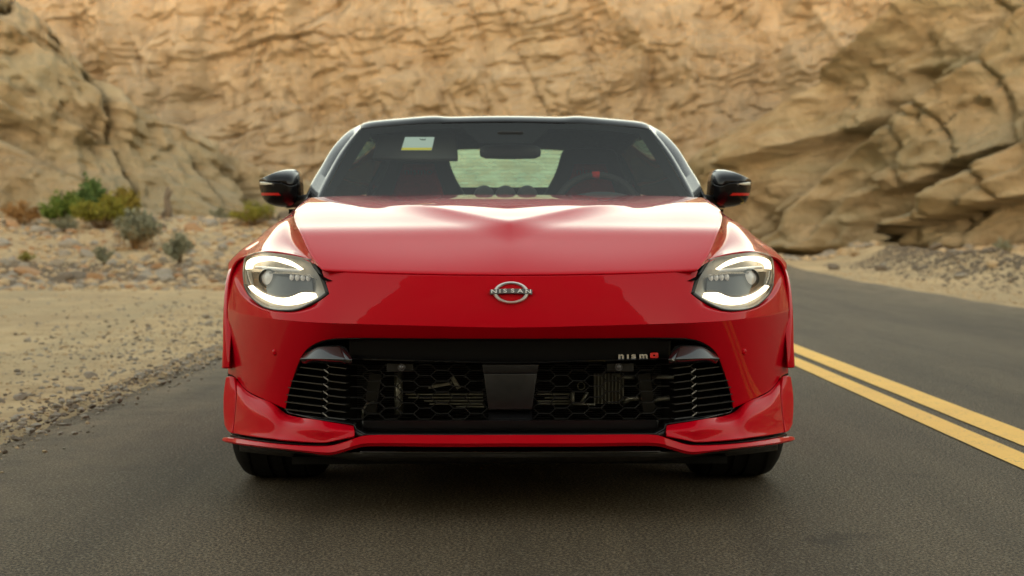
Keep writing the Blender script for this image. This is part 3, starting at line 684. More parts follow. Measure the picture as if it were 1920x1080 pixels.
# --- front fenders
sm = lambda t: seam[int(round(t*100))]
def sec(t, rest):
    x, y = sm(t); z = float(hood_h(np.array(x), np.array(y))); return [(x+.0035, y, z)] + [tuple(Wp(*r)) for r in rest]
tsec = [0, .28, .55, .78, 1.0]
S = [sec(0, [(385, 482.5, .235), (420, 474.3, .30), (455, 471.2, .36), (494, 479.8, .45), (514, 493, .49), (525.5, 534, .505), (526.5, 690, .505)]),
     sec(.24, [(405, 455, .42), (432, 452.5, .49), (460, 457, .55), (488, 474, .62), (507, 495, .665), (516, 510, .68), (523.5, 525, .69)]),
     sec(.48, [(412, 413, .76), (434, 421, .82), (464, 443, .86), (488, 467, .88), (506, 488, .89), (514, 498, .89), (520, 507, .89)]),
     sec(.76, [(392, 386, 1.10), (403, 397, 1.13), (425, 418, 1.16), (450, 442, 1.17), (470, 470, 1.17), (479, 505, 1.17), (483, 604, 1.18)]),
     sec(1.0, [(379, 378, 1.5), (392, 391, 1.5), (410, 415, 1.5), (428, 445, 1.5), (440, 475, 1.5), (447, 515, 1.5), (441, 736, 1.5)])]
FEND = loft(S, 90, 70)
# keep the inner edge on the bonnet seam
ii = np.linspace(0, 1, 90); sx = np.stack([np.interp(ii, np.linspace(0, 1, 101), seam[:, 0]), np.interp(ii, np.linspace(0, 1, 101), seam[:, 1])], 1)
edge = np.concatenate([sx + [.0035, 0], hood_h(sx[:, 0], sx[:, 1])[:, None]], 1)
dlt = edge - FEND[:, 0]; wgt = np.clip(1 - np.linspace(0, 1, 70)*3.5, 0, 1)**2
FEND = FEND + dlt[:, None]*wgt[None, :, None]
fenders = pair('front_fender', [FEND], M['red'], face=(1, 0, .6), sharp=60)
# --- wheel arch flares
ph = np.radians(np.linspace(8, 176, 60)); fy = .85 - .37*np.cos(ph); xf = cs([.45, .55, .7, .85, 1.05, 1.25], [.864, .880, .894, .900, .915, .920])
def flare(cy, q=ph):
    rows = []
    wq = .35 + .65*np.abs(np.cos(q))**1.5
    for r_, dx in ((.062, -.026), (.050, -.007), (.038, 0), (.014, 0), (.004, -.006), (0, -.06)):
        r = .352 + r_*wq; y = -r*np.cos(q); rows.append(np.stack([xf(.85 + np.clip(y, -.37, .37)) + dx, cy + y, .335 + r*np.sin(q)], -1))
    return np.stack(rows, 0)
pair('wheel_arch', [flare(.85)], M['red'], face=(1, 0, 0), solid=.004)

# --- lower corner wings, fins, splitter
def W3(pts): return np.array([Wp(*p) for p in pts])
wt = crv(W3([(294, 797, .085), (330, 792, .085), (365, 786, .10), (421, 773, F2(421., 768.)+.0), (440, 758, float(F2(440., 757.))), (466, 746, float(F2(466., 745.))), (490, 733, float(F2(490., 732.))), (503, 719, float(F2(503., 718.))), (513, 707, float(F2(513., 705.)))]), 80)
wbm = crv(W3([(294, 817.5, .035), (340, 828, .05), (352, 829.5, .058), (400, 826, .10), (450, 821, .175), (490, 816, .26), (517, 811, .345)]), 80)
wl = crv(W3([(294, 817.5, .035), (292, 807, .05), (294, 797, .085)]), 30)
wr = crv(W3([(517, 811, .345), (515, 795, .36), (509.5, 745, .385), (513, 707, float(F2(513., 705.)))]), 30)
WG = coons(wbm, wt, wl, wr)
uu = np.linspace(0, 1, 30)[:, None]*np.ones((1, 80)); WG[..., 1] -= .007*np.exp(-((uu-.45)/.22)**2)*smooth01(0, .15, uu)*smooth01(1, .85, uu)
wings = pair('corner_wing', [WG], M['red'], face=(0, -1, .2), solid=.006)
FN = coons(crv(W3([(519, 811, .345), (526, 808, .37), (533, 796, .41)]), 14), crv(W3([(515, 706, .44), (523, 704.5, .455), (530, 707, .47)]), 14),
           crv(W3([(519, 811, .345), (516.5, 795, .36), (511.5, 745, .39), (515, 706, .44)]), 30), crv(W3([(533, 796, .41), (535, 765, .43), (534, 735, .45), (530, 707, .47)]), 30))
pair('side_fin', [FN], M['red'], face=(.3, -1, 0), solid=.012)
def lip_curve(pts, n=120): return crv(W3(pts), n)
top = [(0, 817, .0), (150, 817, .008), (262, 817, .028), (285, 820.5, .034), (323, 833, .045), (352, 837, .057), (416, 834.5, .115), (470, 828.5, .215), (527, 820.5, .375), (536.5, 821.5, .415)]
bot = [(0, 837.5, .004), (150, 837.5, .012), (262, 836.5, .034), (285, 839, .040), (308, 845.5, .044), (337, 852.5, .05), (366, 850, .062), (469, 837.5, .205), (527, 829, .375), (536.5, 826, .415)]
tb = lip_curve([(h, p-2.5, d+.09) for h, p, d in top]); tt = lip_curve(top); bb = lip_curve(bot); b2 = lip_curve([(h, p-1, d+.16) for h, p, d in bot])
mid = (tt*.35+bb*.65); mid[:, 1] -= .007
k2 = lip_curve([(h, p, d) for h, p, d in top]); k2[:, 1] += .004; k2[:, 2] += .0015
part('front_splitter', [np.stack([tb, k2, tt, tt*.68+mid*.32, mid, bb, b2], 0)], M['red'], solid=.004, sharp=18, bevel=0)
# dark channel between wing and splitter
ch0 = lip_curve([(270, 812, .07), (292, 818, .055), (323, 829, .065), (352, 833.5, .075), (416, 830, .13), (470, 824.5, .225), (522, 814, .375)]); ch1 = ch0.copy(); ch1[:, 2] -= .028; ch1[:, 1] += .012
ch2 = ch0.copy(); ch2[:, 1] += .10
pair('splitter_channel', [np.stack([ch2, ch0, ch1], 0)], M['black_gloss'], face=(0, -1, 0), solid=.003)
und = np.stack([lip_curve([(0, 838.5, .065), (200, 838, .07), (282, 838.5, .085)], 50), lip_curve([(0, 847.5, .03), (200, 847, .035), (282, 846.5, .05)], 50)], 0)
part('lip_strip', [und], M['trim_gloss'], solid=.004, bevel=.001)
und2 = np.stack([lip_curve([(0, 848, .036), (200, 847.5, .04), (300, 848, .07), (420, 838, .17), (505, 829, .36)], 70), lip_curve([(0, 858, .04), (200, 857, .05), (300, 857, .08), (420, 846, .19), (505, 836, .38)], 70),
                 lip_curve([(0, 868, .20), (200, 867, .21), (300, 864, .24), (420, 855, .32), (505, 845, .45)], 70)], 0)
part('lower_valance', [und2], M['black_satin'], solid=.004, bevel=0)
MB().box((0, 2.25, .150), (1.24, 4.1, .02)).build('undertray', M['black_matte'], car, smooth=False)

# --- grille: frame, garnish bar, slats, mesh, centre plate, what stands behind
open_ = [(0, 635), (200, 634), (280, 633.2), (330, 634.5), (350, 638), (372, 648), (387, 662), (396, 680), (405, 705), (414, 735), (420, 766), (416, 774), (365, 786), (294, 797), (291, 806), (272, 816), (0, 816.5)]
of = lin(open_, 260); od = np.where(of[:, 1] < 770, F2(of[:, 0], of[:, 1]), np.interp(of[:, 0], [0, 272, 294, 330, 365, 421], [.03, .06, .075, .085, .10, float(F2(421., 768.))]))
cx_, cy_ = 0.0, 715.0
ins = lambda k: np.stack([of[:, 0]*(1-k*.35), cy_ + (of[:, 1]-cy_)*(1-k)], 1)
o0 = Wp(of[:, 0], of[:, 1], od + .004); i1 = ins(.015); o1 = Wp(i1[:, 0], i1[:, 1], od+.006); i2 = ins(.05); o2 = Wp(i2[:, 0], i2[:, 1], od + .03); o3 = Wp(i2[:, 0], i2[:, 1], od + .22)
grille = part('grille', [np.stack([o0, o1, o2, o3], 0)], M['black_gloss'], solid=.002, bevel=0, merge=0, sharp=35)
bl = cs([-300, -135, 0, 135, 250, 305, 397], [673.5, 678, 681, 678, 675, 673.5, 672.2])
hq = np.linspace(0, 302, 60); gd = lambda h: F2(h, 636.)
br = [Wp(hq, hq*0+633, gd(hq)+.02), Wp(hq, 641+hq*0, gd(hq)+.028), Wp(hq, bl(hq)-14, gd(hq)+.042), Wp(hq, bl(hq)-4, gd(hq)+.046), Wp(hq, bl(hq)-3.2, gd(hq)+.036), Wp(hq, bl(hq)-1.2, gd(hq)+.030), Wp(hq, bl(hq), gd(hq)+.030), Wp(hq, bl(hq)+1.8, gd(hq)+.045), Wp(hq, bl(hq)+3, gd(hq)+.10)]
bar_ = part('grille_bar', [np.stack(br, 0)], M['black_gloss'], parent=grille, solid=.003, bevel=0, sharp=25)
fac = [coons(W3([(296, 673.8, .052), (309, 673.4, .046)]), W3([(307, 650, .090), (319, 646.5, .094)]), W3([(296, 673.8, .052), (307, 650, .090)]), W3([(309, 673.4, .046), (319, 646.5, .094)])),
       coons(crv(W3([(309, 673.4, .046), (350, 672.6, .074), (394, 672.5, .135)]), 24), crv(W3([(319, 646.5, .094), (352, 648.2, .112), (371, 653, .132), (385, 663, .150)]), 24), crv(W3([(309, 673.4, .046), (319, 646.5, .094)]), 10), crv(W3([(394, 672.5, .135), (385, 663, .150)]), 10))]
pair('grille_wing', fac, M['trim_gloss'], parent=grille, face=(0, -1, .3), solid=.02, bevel=.001, sharp=12)
def gdep(hx): return d_crease(hx) + .085
for s in (-1, 1):
    zz = []
    for k in range(9):
        # outer slat, ends toward the bumper at the sloping edge of the opening
        yi = 680.2 + 13.6*k; slope = .125
        he = np.interp(yi, [672, 690, 705, 735, 766, 790], [390, 396, 402, 411, 417, 417]); hi_ = 346 + (k*.35)
        if k < 8:
            A_ = W3([(hi_, yi, gdep(hi_)), (he, yi - slope*(he-hi_), gdep(he)-.015)]); A_[:, 0] *= s
            mb = MB(); q = [Vector(v) for v in A_]; mb.bar(q[0] + Vector((0, .016, 0)), q[1] + Vector((0, .016, 0)), .0030, .032)
            mb.build('grille_slat', M['black_slat'], grille, smooth=False)
        ho = 337.5 + k*.35; yo = yi + 6.9
        if k < 8:
            A_ = W3([(304 + k*.3, yo + 4.2, gdep(304)), (ho, yo, gdep(ho))]); A_[:, 0] *= s; q = [Vector(v) for v in A_]
            MB().bar(q[0] + Vector((0, .016, 0)), q[1] + Vector((0, .016, 0)), .0030, .032).build('grille_slat', M['black_slat'], grille, smooth=False)
        zz += [(hi_, yi), (ho, yo)] if k < 8 else []
    mb = MB(); P_ = W3([(h, y, gdep(h)) for h, y in zz]); P_[:, 0] *= s
    for i in range(len(P_)-1): mb.bar(Vector(P_[i]) + Vector((0, .014, 0)), Vector(P_[i+1]) + Vector((0, .014, 0)), .0030, .030)
    mb.build('grille_strip', M['black_slat'], grille, smooth=False)
# honeycomb
mbs = {-1: MB(), 1: MB()}; done = set()
def hexbar(p, q):
    k = tuple(sorted([(round(p[0]), round(p[1])), (round(q[0]), round(q[1]))]))
    if k in done: return
    done.add(k)
    A_ = [Vector(Wp(h, y, .095 + float(d_crease(h)))) for h, y in (p, q)]
    A_ = [Vector((v.x, v.y + .008, v.z)) for v in A_]
    mbs[-1 if p[0]+q[0] < 0 else 1].bar(A_[0], A_[1], .0018, .016)
for ci in range(-9, 10):
    for ri in range(-1, 6):
        hx0 = ci*32.0; y0 = 684 + ri*20.4 + (10.2 if ci % 2 else 0)
        if abs(hx0) < 34: continue
        pts = [(hx0-21.3, y0), (hx0-10.7, y0-10.2), (hx0+10.7, y0-10.2), (hx0+21.3, y0), (hx0+10.7, y0+10.2), (hx0-10.7, y0+10.2)]
        for i in range(6):
            p, q = pts[i], pts[(i+1) % 6]
            if min(p[1], q[1]) < 681 or max(p[1], q[1]) > 793 or max(abs(p[0]), abs(q[0])) > 302: continue
            hexbar(p, q)
for s in (-1, 1): mbs[s].build('grille_mesh', M['mesh_black'], grille, smooth=False)
cp = [coons(W3([(-41, 768, .085), (41, 768, .085)]), W3([(-50, 701, .075), (50, 701, .075)]), W3([(-41, 768, .085), (-50, 701, .075)]), W3([(41, 768, .085), (50, 701, .075)])),
      coons(W3([(-50.5, 700, .075), (50.5, 700, .075)]), W3([(-53, 684, .07), (53, 684, .07)]), W3([(-50.5, 700, .075), (-53, 684, .07)]), W3([(50.5, 700, .075), (53, 684, .07)]))]
part('sensor_plate', cp, M['black_satin'], parent=grille, both=False, solid=.02, bevel=.002)
part('plate_foot', [coons(W3([(-42, 789, .075), (42, 789, .075)]), W3([(-41, 769, .11), (41, 769, .11)]), W3([(-42, 789, .075), (-41, 769, .11)]), W3([(42, 789, .075), (41, 769, .11)]))], M['black_gloss'], parent=grille, both=False, solid=.01)
lp = [Wp(hq*.92, hq*0+788, .085+d_crease(hq*.92)), Wp(hq*.92, hq*0+788.8, .060+d_crease(hq*.92)), Wp(hq*.92, hq*0+800, .068+d_crease(hq*.92)), Wp(hq*.92, hq*0+818, .085+d_crease(hq*.92))]
part('lower_grille_panel', [np.stack(lp, 0)], M['black_satin'], parent=grille, solid=.004, bevel=0)
for s in (-1, 1):                                                     # grey corner gussets
    q = [W3([(272, 817, .05), (293, 806, .055)]), W3([(281, 820, .05), (294, 817.5, .055)])]
    mb = MB(); mb.grid(np.stack(q, 0)*np.array([s, 1, 1])); mb.build('grille_gusset', M['black_satin'], grille, face=(0, -1, .3), solid=.004)
# behind the mesh
rad = empty('radiator', (0, 0, 0)); rad.parent = car
def behind(name, mat, mb, **k): return mb.build(name, mat, rad, **k)
V3 = lambda h, p, d: Vector(Wp(float(h), float(p), float(d)))
behind('radiator_core', M['black_matte'], MB().box((0, .40, .38), (1.22, .06, .46)), smooth=False)
mb = MB()
for k in range(30): mb.bar(V3(-285, 686+k*3.6, .362), V3(285, 686+k*3.6, .362), .0016, .008)
tag(behind('radiator_fins', M['black_satin'], mb, smooth=False), kind='stuff')
mb = MB()
for y0, a_, b_ in ((739, -195, -50), (745, -190, -50), (751, -160, -48), (757, -150, -48), (762, -100, -48), (739, 52, 122), (746, 66, 110), (752, 52, 122), (757, 52, 122)): behind('cooler_tube', M['alloy'], MB().bar(V3(a_, y0, .30), V3(b_, y0, .30), .0035, .012), smooth=False)
behind('intercooler_pipe', M['alloy'], MB().tube([V3(-208, 698, .26), V3(-208, 776, .26)], .0125, 14))
behind('bracket', M['alloy'], MB().bar(V3(-152, 726, .27), V3(-108, 718, .27), .008, .02), smooth=False); behind('bracket', M['alloy'], MB().bar(V3(-108, 706, .27), V3(-95, 728, .27), .012, .02), smooth=False)
mb = MB().box(V3(186, 728, .30), (.088, .02, .088))
behind('oil_cooler', M['alloy_dull'], mb, smooth=False)
mb = MB()
for k in range(9): behind('cooler_fin', M['alloy'], MB().bar(V3(160+k*6.6, 701, .28), V3(160+k*6.6, 757, .28), .0022, .012), smooth=False)
for pth_, r_ in (([(212, 757, .26), (224, 748, .25), (236, 747, .25), (246, 747, .25)], .008), ([(195, 700, .25), (210, 708, .25), (235, 709, .25)], .005), ([(268, 708, .25), (308, 708, .25)], .0055), ([(262, 753, .25), (300, 746, .25)], .0075)):
    behind('hose', M['alloy'], MB().tube([V3(*q_) for q_ in pth_], r_, 10))
for a_, b_, r_ in (((118, 735, .27), (118, 760, .27), .006), ((132, 760, .27), (146, 735, .27), .005), ((118, 758, .26), (160, 759, .26), .004)): behind('pipe_stub', M['alloy'], MB().tube([V3(*a_), V3(*b_)], r_, 8))
behind('hook', M['alloy'], MB().tube([V3(-276, 786, .22), V3(-275, 768, .22), V3(-268, 757, .22), V3(-254, 753, .22)], .0035, 8))
mb = MB().lathe([(.009, 0), (.0115, -.002), (.0115, .006), (.009, .006)], V3(134, 724, .26), 'y', 20, closed=True); behind('ring_bolt', M['alloy'], mb)
for s in (-1, 1): behind('support_post', M['black_satin'], MB().bar(V3(251*s, 700, .24), V3(262*s, 775, .24), .035, .02), smooth=False)
for s in (-1, 1):
    so = MB().lathe([(.0005, -.002), (.006, -.002), (.0065, .002), (.009, .002), (.0105, -.001), (.0105, .01)], V3(204*s, 688.5, .085 + float(d_crease(204))), 'y', 20)
    sn = so.build('grille_sensor', M['chrome_dark'], grille, face=(0, -1, 0))
    MB().box(V3((206)*s, 689, .105 + float(d_crease(204))), (.075, .015, .024)).build('sensor_bracket', M['black_satin'], grille, smooth=False, bevel=.002)

# --- lettering and emblem
def text(name, body, size, loc, rx, mat, parent, sx=1.0, ext=.0012, ry=0.0, off=0.0):
    cu = bpy.data.curves.new(name, 'FONT'); cu.body = body; cu.size = size; cu.align_x = 'CENTER'; cu.align_y = 'CENTER'; cu.extrude = ext; cu.offset = off
    tmp = bpy.data.objects.new(name, cu); COL.objects.link(tmp)
    me = bpy.data.meshes.new_from_object(tmp.evaluated_get(bpy.context.evaluated_depsgraph_get())); bpy.data.objects.remove(tmp); bpy.data.curves.remove(cu)
    me.name = name; me.materials.clear(); me.materials.append(mat)
    o = bpy.data.objects.new(name, me); COL.objects.link(o); o.parent = parent
    o.location = loc; o.rotation_euler = (rx, 0, ry); o.scale = (sx, 1, 1); return o
em = empty('emblem'); em.parent = car
tiltE = R(68); ctr = V3(1.0, 548.5, float(F1(0., 548.5)) - .004)
em.location = ctr; em.rotation_euler = (tiltE, 0, 0)
n = 72; q = np.linspace(0, 2*np.pi, n, endpoint=False); mb = MB(); rows = []
for sc, zz_ in ((1.02, -.003), (1.02, .0012), (.985, .0035), (.875, .0040), (.80, .0012), (.80, -.003)):
    rows.append(np.stack([.0472*sc*np.cos(q), (.0310 if sc > .9 else .0316)*sc*np.sin(q), zz_ + 0*q], -1))
rows = np.stack(rows, 0); rows = np.concatenate([rows, rows[:, :1]], 1)
mb.grid(rows); ring = mb.build('ring', M['chrome'], em, merge=1e-5, sharp=30)
bz = np.linspace(-1, 1, 30); arc = .0030*(1-bz**2); hh_ = .0066
mb = MB(); rr_ = []
for yy_, z_ in ((-hh_, -.002), (-hh_, .0045), (hh_, .0045), (hh_, -.002)): rr_.append(np.stack([.0575*bz, yy_ + arc*.9, z_ + arc*.6], -1))
plate = MB().grid(np.stack(rr_, 0)).build('name_bar', M['chrome_dark'], em, sharp=30, solid=.001)
for k, (ch, x_) in enumerate(zip('NISSAN', (-.0465, -.0305, -.0165, .0040, .0245, .0465))):
    t_ = text('letter', ch, .0150, (x_, .0030*(1-(x_/.0575)**2)*.9 - .0002, .0052 + .0018*(1-(x_/.0575)**2)), 0, M['letter_white'], em, sx=1.5 if ch != 'I' else 1.3, ext=.0006, off=.0002)
bd_ = empty('badge'); bd_.parent = car; hxb = 239.0
bd_.location = V3(241, 667.5, float(gd(241.)) + .040); bd_.rotation_euler = (R(82), 0, math.atan2(float(d_crease(285)-d_crease(190)), (285-190)*DIST/FPX)*.8)
for ch, x_, s_ in (('n', -.0505, 1.5), ('i', -.0315, 1.5), ('s', -.0150, 1.5), ('m', .0130, 1.42)):
    t_ = text('letter', '\u0131' if ch == 'i' else ch, .0225, (x_, .0, .002), 0, M['letter_silver'], bd_, sx=s_, ext=.001, off=.0009)
mb = MB(); th = np.linspace(0, 2*np.pi, 48, endpoint=False); se = lambda a, c: np.sign(np.cos(c))*np.abs(np.cos(c))**.45*a
def rrect(a, b_, z_): return np.stack([np.sign(np.cos(th))*np.abs(np.cos(th))**.4*a + .0440, np.sign(np.sin(th))*np.abs(np.sin(th))**.4*b_ + .0005, z_ + 0*th], -1)
rw = np.stack([rrect(.0118, .0078, 0), rrect(.0118, .0078, .0035), rrect(.0112, .0072, .004), rrect(.0032, .0022, .004), rrect(.0032, .0022, 0)], 0); rw = np.concatenate([rw, rw[:, :1]], 1)
mb.grid(rw); mb.build('red_letter', M['badge_red'], bd_, merge=1e-5, sharp=35)

# --- headlights
def strip(o, i, n, m, off, bulge=.006):
    a, b_ = crv(o, n), crv(i, n); t = np.linspace(0, 1, m); P = np.stack([a*(1-k) + b_*k for k in t], 0)
    D_ = F1(P[..., 0], P[..., 1]) + off - bulge*np.sin(np.pi*t)[:, None]; return Wp(P[..., 0], P[..., 1], D_)
L_top = [(495, 483.5), (478, 475.5), (461, 473.8), (437, 476), (411, 479.5), (378, 486.5)]
L_in = [(378, 486.5), (364, 506), (354, 526), (346.5, 548.5)]
L_bot = [(346.5, 548.5), (362, 560.5), (380, 570.5), (398, 578), (418, 580.6), (444, 579), (463, 572.6), (478.5, 561), (489.5, 547.5), (496, 532)]
L_out = [(496, 532), (498, 514), (497, 497), (495, 483.5)]
LP = coons(crv(L_bot, 60), crv(L_top[::-1], 60), crv(L_in[::-1], 40), crv(L_out, 40))
lensP = px(LP, lambda h, p: F1(h, p) - .002)
hl = []
for s in (-1, 1):
    o = empty('headlight'); o.parent = car; hl.append(o)
pair('lens', [lensP], M['lens'], parent=hl, solid=0, bevel=0)
bowl = px(LP, F1); uu, vv = np.meshgrid(np.linspace(0, 1, 60), np.linspace(0, 1, 40)); dep = (np.clip(uu*(1-uu)*4, 0, 1)*np.clip(vv*(1-vv)*4, 0, 1))**.45
bowl[..., 1] += .004 + .060*dep
pair('lamp_housing', [bowl], M['lamp_bowl'], parent=hl, solid=.002, bevel=0)
pair('lamp_mask', [coons(px(crv([(478, 536), (457, 549), (437, 555), (418, 556), (400, 551), (388, 547), (368, 546)], 50), lambda h, p: F1(h, p)+.036), px(crv([(483, 509), (452, 509.5), (430, 512), (400, 514), (370, 519)], 50), lambda h, p: F1(h, p)+.036), px(lin([(478, 536), (483, 509)], 20), lambda h, p: F1(h, p)+.036), px(lin([(368, 546), (370, 519)], 20), lambda h, p: F1(h, p)+.036))], M['lamp_dark'], parent=hl, solid=.002, bevel=0)
ob = crv([(371, 485), (357.5, 506), (347, 526), (339.8, 549.6)], 30); ib = crv(L_in, 30); ob2 = crv([(339.8, 549.6), (359.5, 563.6), (379.5, 573.4), (398, 580.6), (418, 583.2), (444, 581.3), (464, 574.8), (480, 562.6), (491.5, 548.6), (498, 532.5)], 60); ib2 = crv(L_bot, 60)
pair('headlight_bezel', [px(np.stack([ob, ib], 0), lambda h, p: F1(h, p)+.002), px(np.stack([ob2, ib2], 0), lambda h, p: F1(h, p)+.004)], M['black_satin'], parent=hl, solid=.02, bevel=0)
lowo = [(489, 536.5), (482.6, 545), (463, 559), (444, 568), (424, 572), (405, 571.5), (379, 565.5), (361, 557)]
lowi = [(480, 534.5), (470, 543), (457, 550.7), (437, 557), (418, 558), (401, 552.7), (390.6, 548.8), (364, 549.4)]
pair('running_light', [strip(lowo, lowi, 60, 7, .022)], M['led'], parent=hl, solid=0, bevel=0)
upo = [(493, 505), (490.5, 490.5), (476, 482.5), (450, 480.5), (424, 484), (405, 491.5), (386, 504.5)]; upi = [(480, 504), (477, 496), (463, 490.5), (444, 489), (424, 493.7), (405, 500), (392, 506.6)]
pair('running_light', [strip(upo, upi, 60, 7, .020)], M['led'], parent=hl, solid=0, bevel=0)
pair('running_light', [strip([(476, 498.5), (435, 501), (394, 504.5)], [(476, 504), (435, 507), (392, 510.5)], 40, 4, .024)], M['led_soft'], parent=hl, solid=0, bevel=0)
pair('lamp_trim', [strip([(480, 508), (435, 511), (388, 513), (366, 520)], [(478, 511), (435, 514), (388, 517), (362, 524)], 40, 3, .022), strip([(492, 508), (490, 520), (485, 534)], [(488, 508), (486, 520), (481, 532)], 20, 3, .018)], M['lamp_silver'], parent=hl, solid=.001, bevel=0)
for k, s in ((0, -1), (1, 1)):
    c0 = V3(451, 522, float(F1(451., 522.)) + .035); c0.x *= s
    pr = MB().lathe([(.022, -.004), (.027, -.010), (.029, -.004), (.029, .03)], c0, 'y', 30).build('projector', M['lamp_dark'], hl[k], face=(0, -1, 0))
    MB().lathe([(.0003, -.016), (.006, -.0152), (.012, -.0125), (.017, -.008), (.0205, -.001), (.0205, .01)], c0, 'y', 30).build('projector_lens', M['led_soft'], pr, face=(0, -1, 0))
    for j in range(4):
        h_ = 408 - j*10.2; c1 = V3(h_, 520 + j*.4, float(F1(h_, 520.)) + .030); c1.x *= s
        mb = MB().lathe([(.0003, -.008), (.004, -.007), (.0062, -.003), (.0075, .002), (.0075, .02)], c1, 'y', 16); mb.V = [(v[0], v[1], c1.z + (v[2]-c1.z)*1.35) for v in mb.V]
        mb.build('led_module', M['led_soft'], hl[k], face=(0, -1, 0))

# --- windshield, pillars, roof
Dw = lambda h, p: 1.40 + (366 - p)/137.*.60 + (np.asarray(h)/344.)**2*.20
wsP = coons(crv([(0, 372), (150, 372.5), (260, 373), (346, 374)], 50), crv([(0, 229.5), (135, 231.5), (218, 237), (271, 242.5)], 50), lin([(0, 372), (0, 229.5)], 40), crv([(346, 374), (310, 305), (271, 242.5)], 40))
ws = part('windshield', [px(wsP, Dw)], M['windshield'], solid=0, bevel=0)
frit = [coons(crv([(0, 240.5), (135, 242.5), (215, 248), (260, 254)], 30), crv([(0, 229.8), (135, 231.8), (218, 237.4), (270, 243)], 30), lin([(0, 240.5), (0, 229.8)], 4), lin([(260, 254), (270, 243)], 4)),
        coons(lin([(0, 268), (50, 268)], 12), lin([(0, 240.5), (82, 241.2)], 12), lin([(0, 268), (0, 240.5)], 8), lin([(50, 268), (82, 241.2)], 8)),
        coons(lin([(252, 254), (330, 374)], 30), lin([(271, 243), (346, 374)], 30), lin([(252, 254), (271, 243)], 4), lin([(330, 374), (346, 374)], 4))]
part('windshield_border', [px(f_, lambda h, p: Dw(h, p)+.004) for f_ in frit], M['dark_void'], parent=ws, solid=0, bevel=0)
stk = coons(lin([(-196, 282), (-139, 282)], 6), lin([(-188, 257), (-133, 257)], 6), lin([(-196, 282), (-188, 257)], 6), lin([(-139, 282), (-133, 257)], 6))
st = part('sticker', [px(stk, lambda h, p: Dw(h, p)-.0015)], M['sticker'], parent=ws, both=False, solid=0, bevel=0)
stk2 = coons(lin([(-195.6, 281.4), (-139.4, 281.4)], 6), lin([(-194.2, 277), (-138.4, 277)], 6), lin([(-195.6, 281.4), (-194.2, 277)], 3), lin([(-139.4, 281.4), (-138.4, 277)], 3))
part('sticker_band', [px(stk2, lambda h, p: Dw(h, p)-.003)], M['sticker_yellow'], parent=st, both=False, solid=0, bevel=0)
sq = [(-161, 259.5), (-158, 262.5), (-155, 260), (-156, 263), (-152, 262), (-150, 259.8), (-151, 263)]
MB().tube([Wp(h, p, float(Dw(h, p))-.003) for h, p in sq], .0012, 5).build('sticker_mark', M['ink'], st)
glE = crv(W3([(346, 374, float(Dw(346, 374))), (310, 305, float(Dw(310, 305))), (271, 242.5, float(Dw(271, 242.5)))]), 40)
pin = glE.copy(); pin[:, 0] += .003
pout = crv(W3([(376, 371, 1.72), (362, 340, 1.81), (346, 314, 1.90), (326, 281, 2.02), (310, 262, 2.10), (293, 246.5, 2.17), (270, 233.5, 2.26)]), 40)
pm1 = pin*.72 + pout*.28; pm1[:, 1] -= .008; pm2 = pin*.16 + pout*.84; pm2[:, 1] -= .016; pm2[:, 2] += .001; pm15 = pin*.60+pout*.40; pm15[:, 1] += .010
pob = pout.copy(); pob[:, 1] += .05; pob[:, 0] -= .012
pair('windshield_pillar', [np.stack([pin, pm1, pm15, pm2, pout, pob], 0)], M['black_gloss'], face=(.5, -1, .2), solid=.01, bevel=0, sharp=35)
hx6 = G([0, 60, 112, 132, 190, 232, 262, 270.])
def rrow(pys, ds): return [tuple(Wp(h, p, d)) for h, p, d in zip(hx6, pys, ds)]
r0 = rrow([228.3, 229, 230, 230.6, 234, 237.5, 240.8, 241.5], [1.995, 2.0, 2.01, 2.02, 2.05, 2.08, 2.11, 2.13])
r1 = rrow([222.2, 222.9, 223.7, 223.3, 227.2, 230.9, 234.9, 237], [2.02, 2.025, 2.035, 2.045, 2.075, 2.105, 2.135, 2.155])
r1b = rrow([217.4, 218, 218.8, 217.4, 221.4, 225.2, 230, 233.8], [2.115, 2.12, 2.13, 2.14, 2.165, 2.185, 2.205, 2.22])
r2 = rrow([215.6, 216.0, 216.9, 215, 219.3, 223, 228, 232.5], [2.30]*8)
X8 = G([0, .13, .25, .29, .42, .51, .575, .592])
r3 = [(x, 2.8, 1.300 - .05*(x/.592)**3) for x in X8]; r4 = [(x*.95, 3.12, 1.247 - .045*(x/.592)**3) for x in X8]
roof = part('roof', [loft([r0, r1, r1b, r2, r3, r4], 90, 50)], M['black_gloss'], face=(0, 0, 1), solid=.012, bevel=.003)

